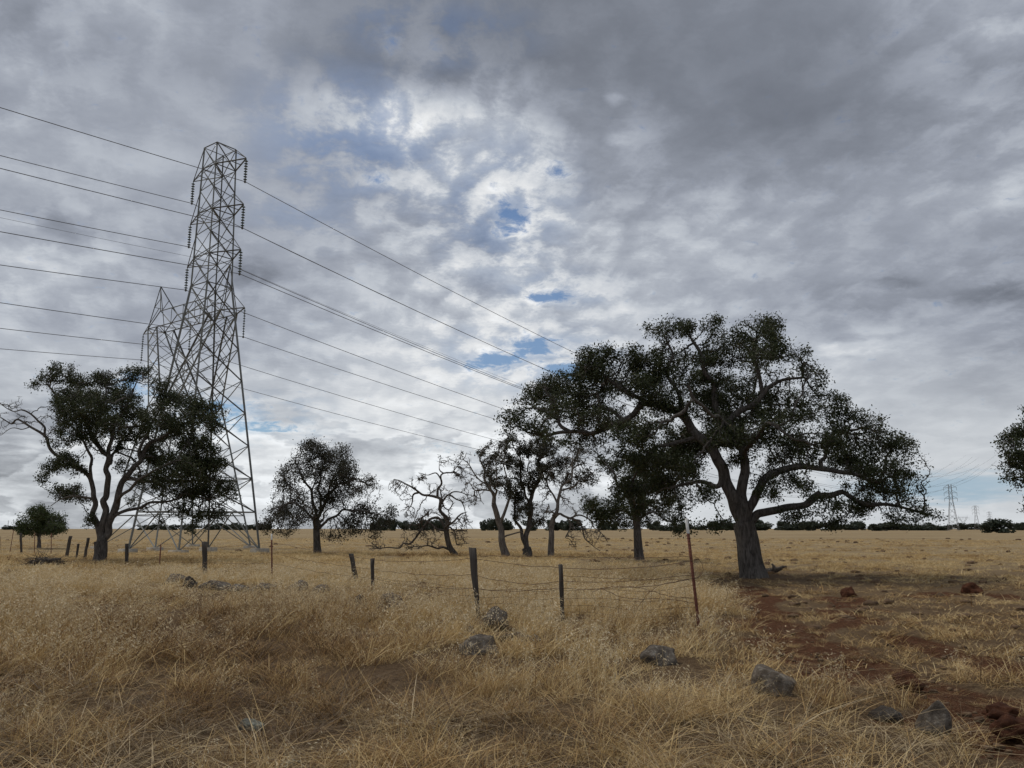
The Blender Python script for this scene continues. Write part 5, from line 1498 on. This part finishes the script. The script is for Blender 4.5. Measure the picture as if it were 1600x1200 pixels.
def blades(r_, n, h, hv, rad, lean, curv, w, wind=0.0):
    a0 = r_.rand(n) * 6.283; rr_ = rad * np.sqrt(r_.rand(n))
    base = np.c_[rr_ * np.cos(a0), rr_ * np.sin(a0), np.full(n, -0.02)]
    yaw = r_.rand(n) * 6.283
    dr = np.c_[np.cos(yaw) + wind, np.sin(yaw), np.zeros(n)]; dr /= np.linalg.norm(dr, axis=1)[:, None] + 1e-9
    L = h * np.clip(r_.normal(1, hv, n), .25, 1.6)
    ln = np.abs(r_.normal(lean, lean * .5, n)); cv = np.abs(r_.normal(curv, curv * .6, n))
    def at_s(s):
        f = ln * s + cv * s * s
        return base + dr * (f * L)[:, None] + np.array([0, 0, 1.0]) * (np.maximum(s - 0.42 * cv * s * s - .18 * ln * s, 0.02) * L)[:, None]
    side = np.cross(dr, [0, 0, 1.0]); th = r_.rand(n) * 6.283
    side = side * np.cos(th)[:, None] + dr * np.sin(th)[:, None]
    return at_s, side, L, dr
def tuft(name, seed, n, h, hv, rad, lean, curv, w, mat, wind=0.0, stems=0, sh=0.6, spk=8):
    r_ = np.random.RandomState(seed)
    at_s, side, L, dr = blades(r_, n, h, hv, rad, lean, curv, w, wind)
    ww = w * r_.uniform(.6, 1.3, n)
    V = []
    for s, k_w in ((0, 1), (.4, .9), (.75, .6)):
        p = at_s(s); V += [p - side * (ww * k_w * .5)[:, None], p + side * (ww * k_w * .5)[:, None]]
    V.append(at_s(1.0))
    V = np.stack(V, 1).reshape(-1, 3)
    b = np.arange(n)[:, None] * 7
    Q = np.concatenate([b + np.array([[0, 1, 3, 2]]), b + np.array([[2, 3, 5, 4]])]); T = b + np.array([[4, 5, 6]])
    mi = [np.zeros(len(Q), int)]; quads = [Q]; tris = [T]; mt = [np.zeros(len(T), int)]; c = len(V); VV_ = [V]
    if stems:
        at2, side2, L2, dr2 = blades(r_, stems, sh, .15, rad, .12, .22, w, wind * 1.2)
        P = []
        for s in (0, .5, .85, 1.0):
            p = at2(s); P += [p - side2 * .0011, p + side2 * .0011]
        P = np.stack(P, 1).reshape(-1, 3); b = np.arange(stems)[:, None] * 8 + c
        q = np.concatenate([b + np.array([[0, 1, 3, 2]]), b + np.array([[2, 3, 5, 4]]), b + np.array([[4, 5, 7, 6]])])
        quads.append(q); mi.append(np.zeros(len(q), int)); VV_.append(P); c += len(P)
        sp = []
        for j in range(spk):
            s = r_.uniform(.62, 1.02, stems)
            ctr = at2(s) + r_.normal(0, .018, (stems, 3)) + dr2 * .012
            d = dr2 * r_.uniform(.2, .9, (stems, 1)) + r_.normal(0, .3, (stems, 3)) - np.array([0, 0, .5]); d /= np.linalg.norm(d, axis=1)[:, None]
            e = np.cross(d, r_.normal(0, 1, (stems, 3))); e /= np.linalg.norm(e, axis=1)[:, None]
            l = r_.uniform(.013, .023, (stems, 1))
            sp.append(np.stack([ctr - d * l, ctr + e * .0052, ctr + d * l, ctr - e * .0052], 1))
        sp = np.concatenate(sp).reshape(-1, 3); ns = len(sp) // 4
        q = np.arange(ns)[:, None] * 4 + np.array([[0, 1, 2, 3]]) + c
        quads.append(q); mi.append(np.ones(len(q), int)); VV_.append(sp); c += len(sp)
    Qa = np.concatenate(quads); Ta = np.concatenate(tris)
    me = new_mesh(name, np.concatenate(VV_), [Qa, Ta], [mat, SEED], True, np.concatenate(mi + mt))
    return bpy.data.objects.new(name, me)
def scatter(name, label, tufts, pos, rot, scl, tone):
    col = bpy.data.collections.new(name + '_sources')
    for t in tufts: col.objects.link(t)
    me = bpy.data.meshes.new(name); n = len(pos)
    me.vertices.add(n); me.vertices.foreach_set('co', pos.astype(np.float32).ravel())
    r_ = np.random.RandomState(n)
    for nm, typ, dat in (('rot', 'FLOAT_VECTOR', rot), ('scl', 'FLOAT_VECTOR', scl)):
        a = me.attributes.new(nm, typ, 'POINT'); a.data.foreach_set('vector', dat.astype(np.float32).ravel())
    a = me.attributes.new('tone', 'FLOAT', 'POINT'); a.data.foreach_set('value', tone.astype(np.float32))
    a = me.attributes.new('idx', 'INT', 'POINT'); a.data.foreach_set('value', r_.randint(0, len(tufts), n).astype(np.int32))
    o = add_obj(name, me)
    o['kind'] = 'stuff'
    ng = bpy.data.node_groups.new(name + '_scatter', 'GeometryNodeTree')
    ng.interface.new_socket('Geometry', in_out='INPUT', socket_type='NodeSocketGeometry')
    ng.interface.new_socket('Geometry', in_out='OUTPUT', socket_type='NodeSocketGeometry')
    N = ng.nodes; L = ng.links
    gi, go = N.new('NodeGroupInput'), N.new('NodeGroupOutput')
    iop = N.new('GeometryNodeInstanceOnPoints'); ci = N.new('GeometryNodeCollectionInfo')
    ci.inputs['Collection'].default_value = col; ci.inputs['Separate Children'].default_value = True; ci.inputs['Reset Children'].default_value = True
    def named(nm, typ):
        q = N.new('GeometryNodeInputNamedAttribute'); q.data_type = typ; q.inputs['Name'].default_value = nm
        return q.outputs[0]
    L.new(gi.outputs[0], iop.inputs['Points']); L.new(ci.outputs[0], iop.inputs['Instance'])
    iop.inputs['Pick Instance'].default_value = True
    L.new(named('idx', 'INT'), iop.inputs['Instance Index'])
    L.new(named('rot', 'FLOAT_VECTOR'), iop.inputs['Rotation']); L.new(named('scl', 'FLOAT_VECTOR'), iop.inputs['Scale'])
    L.new(iop.outputs[0], go.inputs[0])
    md = o.modifiers.new('scatter', 'NODES'); md.node_group = ng
    return o

def gauss(px, py, cx, cy, rx, ry):
    return np.exp(-(((px - cx) / rx) ** 2 + ((py - cy) / ry) ** 2))
def zones(x, y):
    """densities of the kinds of grass at ground points; the map is laid out by where things lie in view"""
    px, py = to_px(x, y, gz_base(x, y))
    wob = (fbm2(x / 1.7 + 40, y / 1.7 + 12, 3) - .5)
    px = px + wob * 160; py = py + wob * 50
    soil = soil_mask(x, y)
    right = sstep(1080, 1180, px) * sstep(1085, 1040, py)          # grazed, trodden ground beyond the fence
    beyond = sstep(905, 880, py)
    red = np.clip(gauss(px, py, 290, 985, 270, 46) + .8 * gauss(px, py, 480, 1090, 260, 60) + .7 * gauss(px, py, 880, 1180, 160, 40) + .5 * gauss(px, py, 60, 1090, 120, 60), 0, 1)
    bottom = sstep(1040, 1130, py)
    oat = np.clip(1.1 * sstep(1150, 700, px) * sstep(1020, 950, py) + .55 * gauss(px, py, 100, 1000, 200, 70) + .9 * gauss(px, py, 1180, 1030, 90, 60) + .5 * gauss(px, py, 1320, 1060, 90, 30) + .55 * gauss(px, py, 980, 1010, 200, 50) + .25, 0, 1) * (1 - .55 * red) * (1 - right) * (1 - .65 * bottom)
    mat_ = np.clip(.25 + .75 * bottom + .5 * right, 0, 1)
    return px, py, soil, right, red, oat, mat_, bottom, beyond
def sample(n, r0, r1, seed, azm=0.84):
    r_ = np.random.RandomState(seed)
    r2 = np.sqrt(r_.uniform(r0 * r0, r1 * r1, n)); az = r_.uniform(-azm, azm, n)
    return r2 * np.sin(az), r2 * np.cos(az), r_
rings = [(2.5, 9.5, 44, 1.0, 1.0), (9.5, 18.0, 26, 1.25, .92), (18.0, 34.0, 11, 1.6, .75), (34.0, 66.0, 4.0, 1.6, .9), (66.0, 160.0, 0.85, 2.1, 1.0)]
T_OAT = [tuft('oat_tuft_%d' % i, 500 + i, 24, .36, .35, .14, .25, .45, .0062, STRAW, .7, 10, .54, 9) for i in range(6)]
T_FINE = [tuft('fine_tuft_%d' % i, 520 + i, 52, .25, .4, .15, .35, .6, .0052, STRAW, .3) for i in range(6)]
T_MAT = [tuft('matted_tuft_%d' % i, 540 + i, 46, .23, .45, .20, .9, 1.0, .0055, GREYS if i % 2 else STRAW, .2) for i in range(6)]
T_SHORT = [tuft('short_tuft_%d' % i, 560 + i, 50, .10, .4, .18, .5, .6, .0065, STRAW, .2) for i in range(4)]
T_FIELD = [tuft('field_tuft_%d' % i, 580 + i, 60, .24, .4, .40, .3, .5, .013, STRAW, .4) for i in range(5)]
acc = {k: [] for k in ('wild_oats', 'fine_grass', 'matted_straw', 'short_grass', 'field_grass')}
for ri, (r0, r1, dn, sc0, scz) in enumerate(rings):
    n = int(.84 * (r1 * r1 - r0 * r0) * dn)
    x, y, r_ = sample(n, r0, r1, 900 + ri)
    px, py, soil, right, red, oat, mt_, bottom, beyond = zones(x, y)
    pn = fbm2(x / 3.0 + 7, y / 3.0 + 3, 3); pn2 = fbm2(x * 1.1 + 1, y * 1.1 + 9, 3)
    z = gz(x, y)
    u = r_.rand(n)
    yaw = r_.uniform(-.9, .9, n); yawf = r_.uniform(0, 6.283, n)
    tl = r_.normal(0, .12, (n, 2))
    dark = np.clip(gauss(px, py, 250, 1105, 45, 22) + gauss(px, py, 500, 1155, 80, 26) + gauss(px, py, 140, 970, 50, 14) + gauss(px, py, 790, 1150, 60, 22) + gauss(px, py, 620, 1075, 60, 18) + gauss(px, py, 850, 1100, 70, 16) + gauss(px, py, 940, 1000, 60, 12), 0, 1)
    pn3 = fbm2(x * 2.4 + 21, y * 2.4 + 5, 2)
    tone0 = .29 + .60 * (pn - .5) + .75 * (pn2 - .5) + .5 * (pn3 - .5) + .52 * red + .12 * right - .16 * gauss(px, py, 330, 915, 520, 32) - .10 * gauss(px, py, 60, 990, 170, 60) + .45 * dark + r_.normal(0, .12, n)
    tuned = np.clip(tone0, 0.02, .98)
    def push(key, sel, s, yw, tn):
        k = sel.sum()
        if not k: return
        acc[key].append((np.c_[x[sel], y[sel], z[sel]], np.c_[tl[sel], yw[sel]], np.repeat((s * np.ones(n))[sel][:, None], 3, 1) * np.array([1, 1, scz / sc0]), np.clip(tn[sel], .02, .98)))
    lt_ = litter_shade_mask(x, y)
    keep = u < (1 - .90 * soil) * (1 - .6 * lt_) * (1 - .45 * dark)
    hs = np.ones(n)                                   # shorter, thinner grass right around stones
    for (rx_, ry_, rr_, rh_) in ROCKS:
        dx = x - rx_; along = (rx_ * x + ry_ * y) / math.hypot(rx_, ry_) - math.hypot(rx_, ry_)
        near_ = (np.abs(dx) < rr_ * 1.15) & (along < rr_ * .8) & (along > -max(1.1, rh_ * 3.0))
        hs = np.where(near_, np.minimum(hs, .42), hs)
        keep &= ~(near_ & (along > -.35) & (r_.rand(n) < .35))
    vs = r_.uniform(.6, 1.2, n) * hs * (.55 + .9 * pn3) * (1 - .35 * dark)
    if ri < 3:
        v = r_.rand(n)
        gap = np.clip((pn2 * .6 + pn3 * .4 - .41) * 6.5, .04, 1)
        isoat = keep & (v < oat * .70 * gap)
        ismat = keep & ~isoat & (v > 1 - (.30 + .40 * bottom) * mt_) & (right < .5) & (r_.rand(n) < .35 + .65 * gap)
        isshort = keep & ~isoat & ~ismat & (right > .4)
        isfine = keep & ~isoat & ~ismat & ~isshort & (v < (.95 - .45 * bottom * (1 - red)) * gap)
        hb = 1 - .35 * bottom
        litter_shade = (soil > .3) & (r_.rand(n) < .22)  # loose straw litter on the bare soil
        push('matted_straw', litter_shade, vs * .5, yawf, tuned + .2)
        push('short_grass', litter_shade & (r_.rand(n) < .5), vs * .8, yawf, tuned + .15)
        push('wild_oats', isoat, vs * sc0 * (.95 + .3 * (pn - .5)) * hb, yaw, tuned - .12)
        push('matted_straw', ismat, vs * sc0, yawf, tuned + .18)
        push('short_grass', isshort & (v < .38 + .40 * pn), vs * sc0 * (.7 + 1.1 * r_.rand(n) ** 4), yawf, tuned + .08)
        push('fine_grass', isfine, vs * sc0 * (1 - .30 * bottom) * (1 - .1 * red), yaw * 2, tuned)
    else:
        push('field_grass', keep & (r_.rand(n) < np.clip((pn - .25) * 2.2, .2, 1)), vs * sc0 * (.55 + .25 * (ri == 3) * sstep(1150, 800, px)), yawf, tuned - .1 + .75 * (fbm2(x / 22 + 4, y / 9 + 7, 3) - .5))
for key, tf in (('wild_oats', T_OAT), ('fine_grass', T_FINE), ('matted_straw', T_MAT), ('short_grass', T_SHORT), ('field_grass', T_FIELD)):
    if acc[key]:
        pos, rot, scl, tone = [np.concatenate([a[i] for a in acc[key]]) for i in range(4)]
        print('GRASS', key, len(pos))
        scatter(key, key, tf, pos, rot, scl, tone)
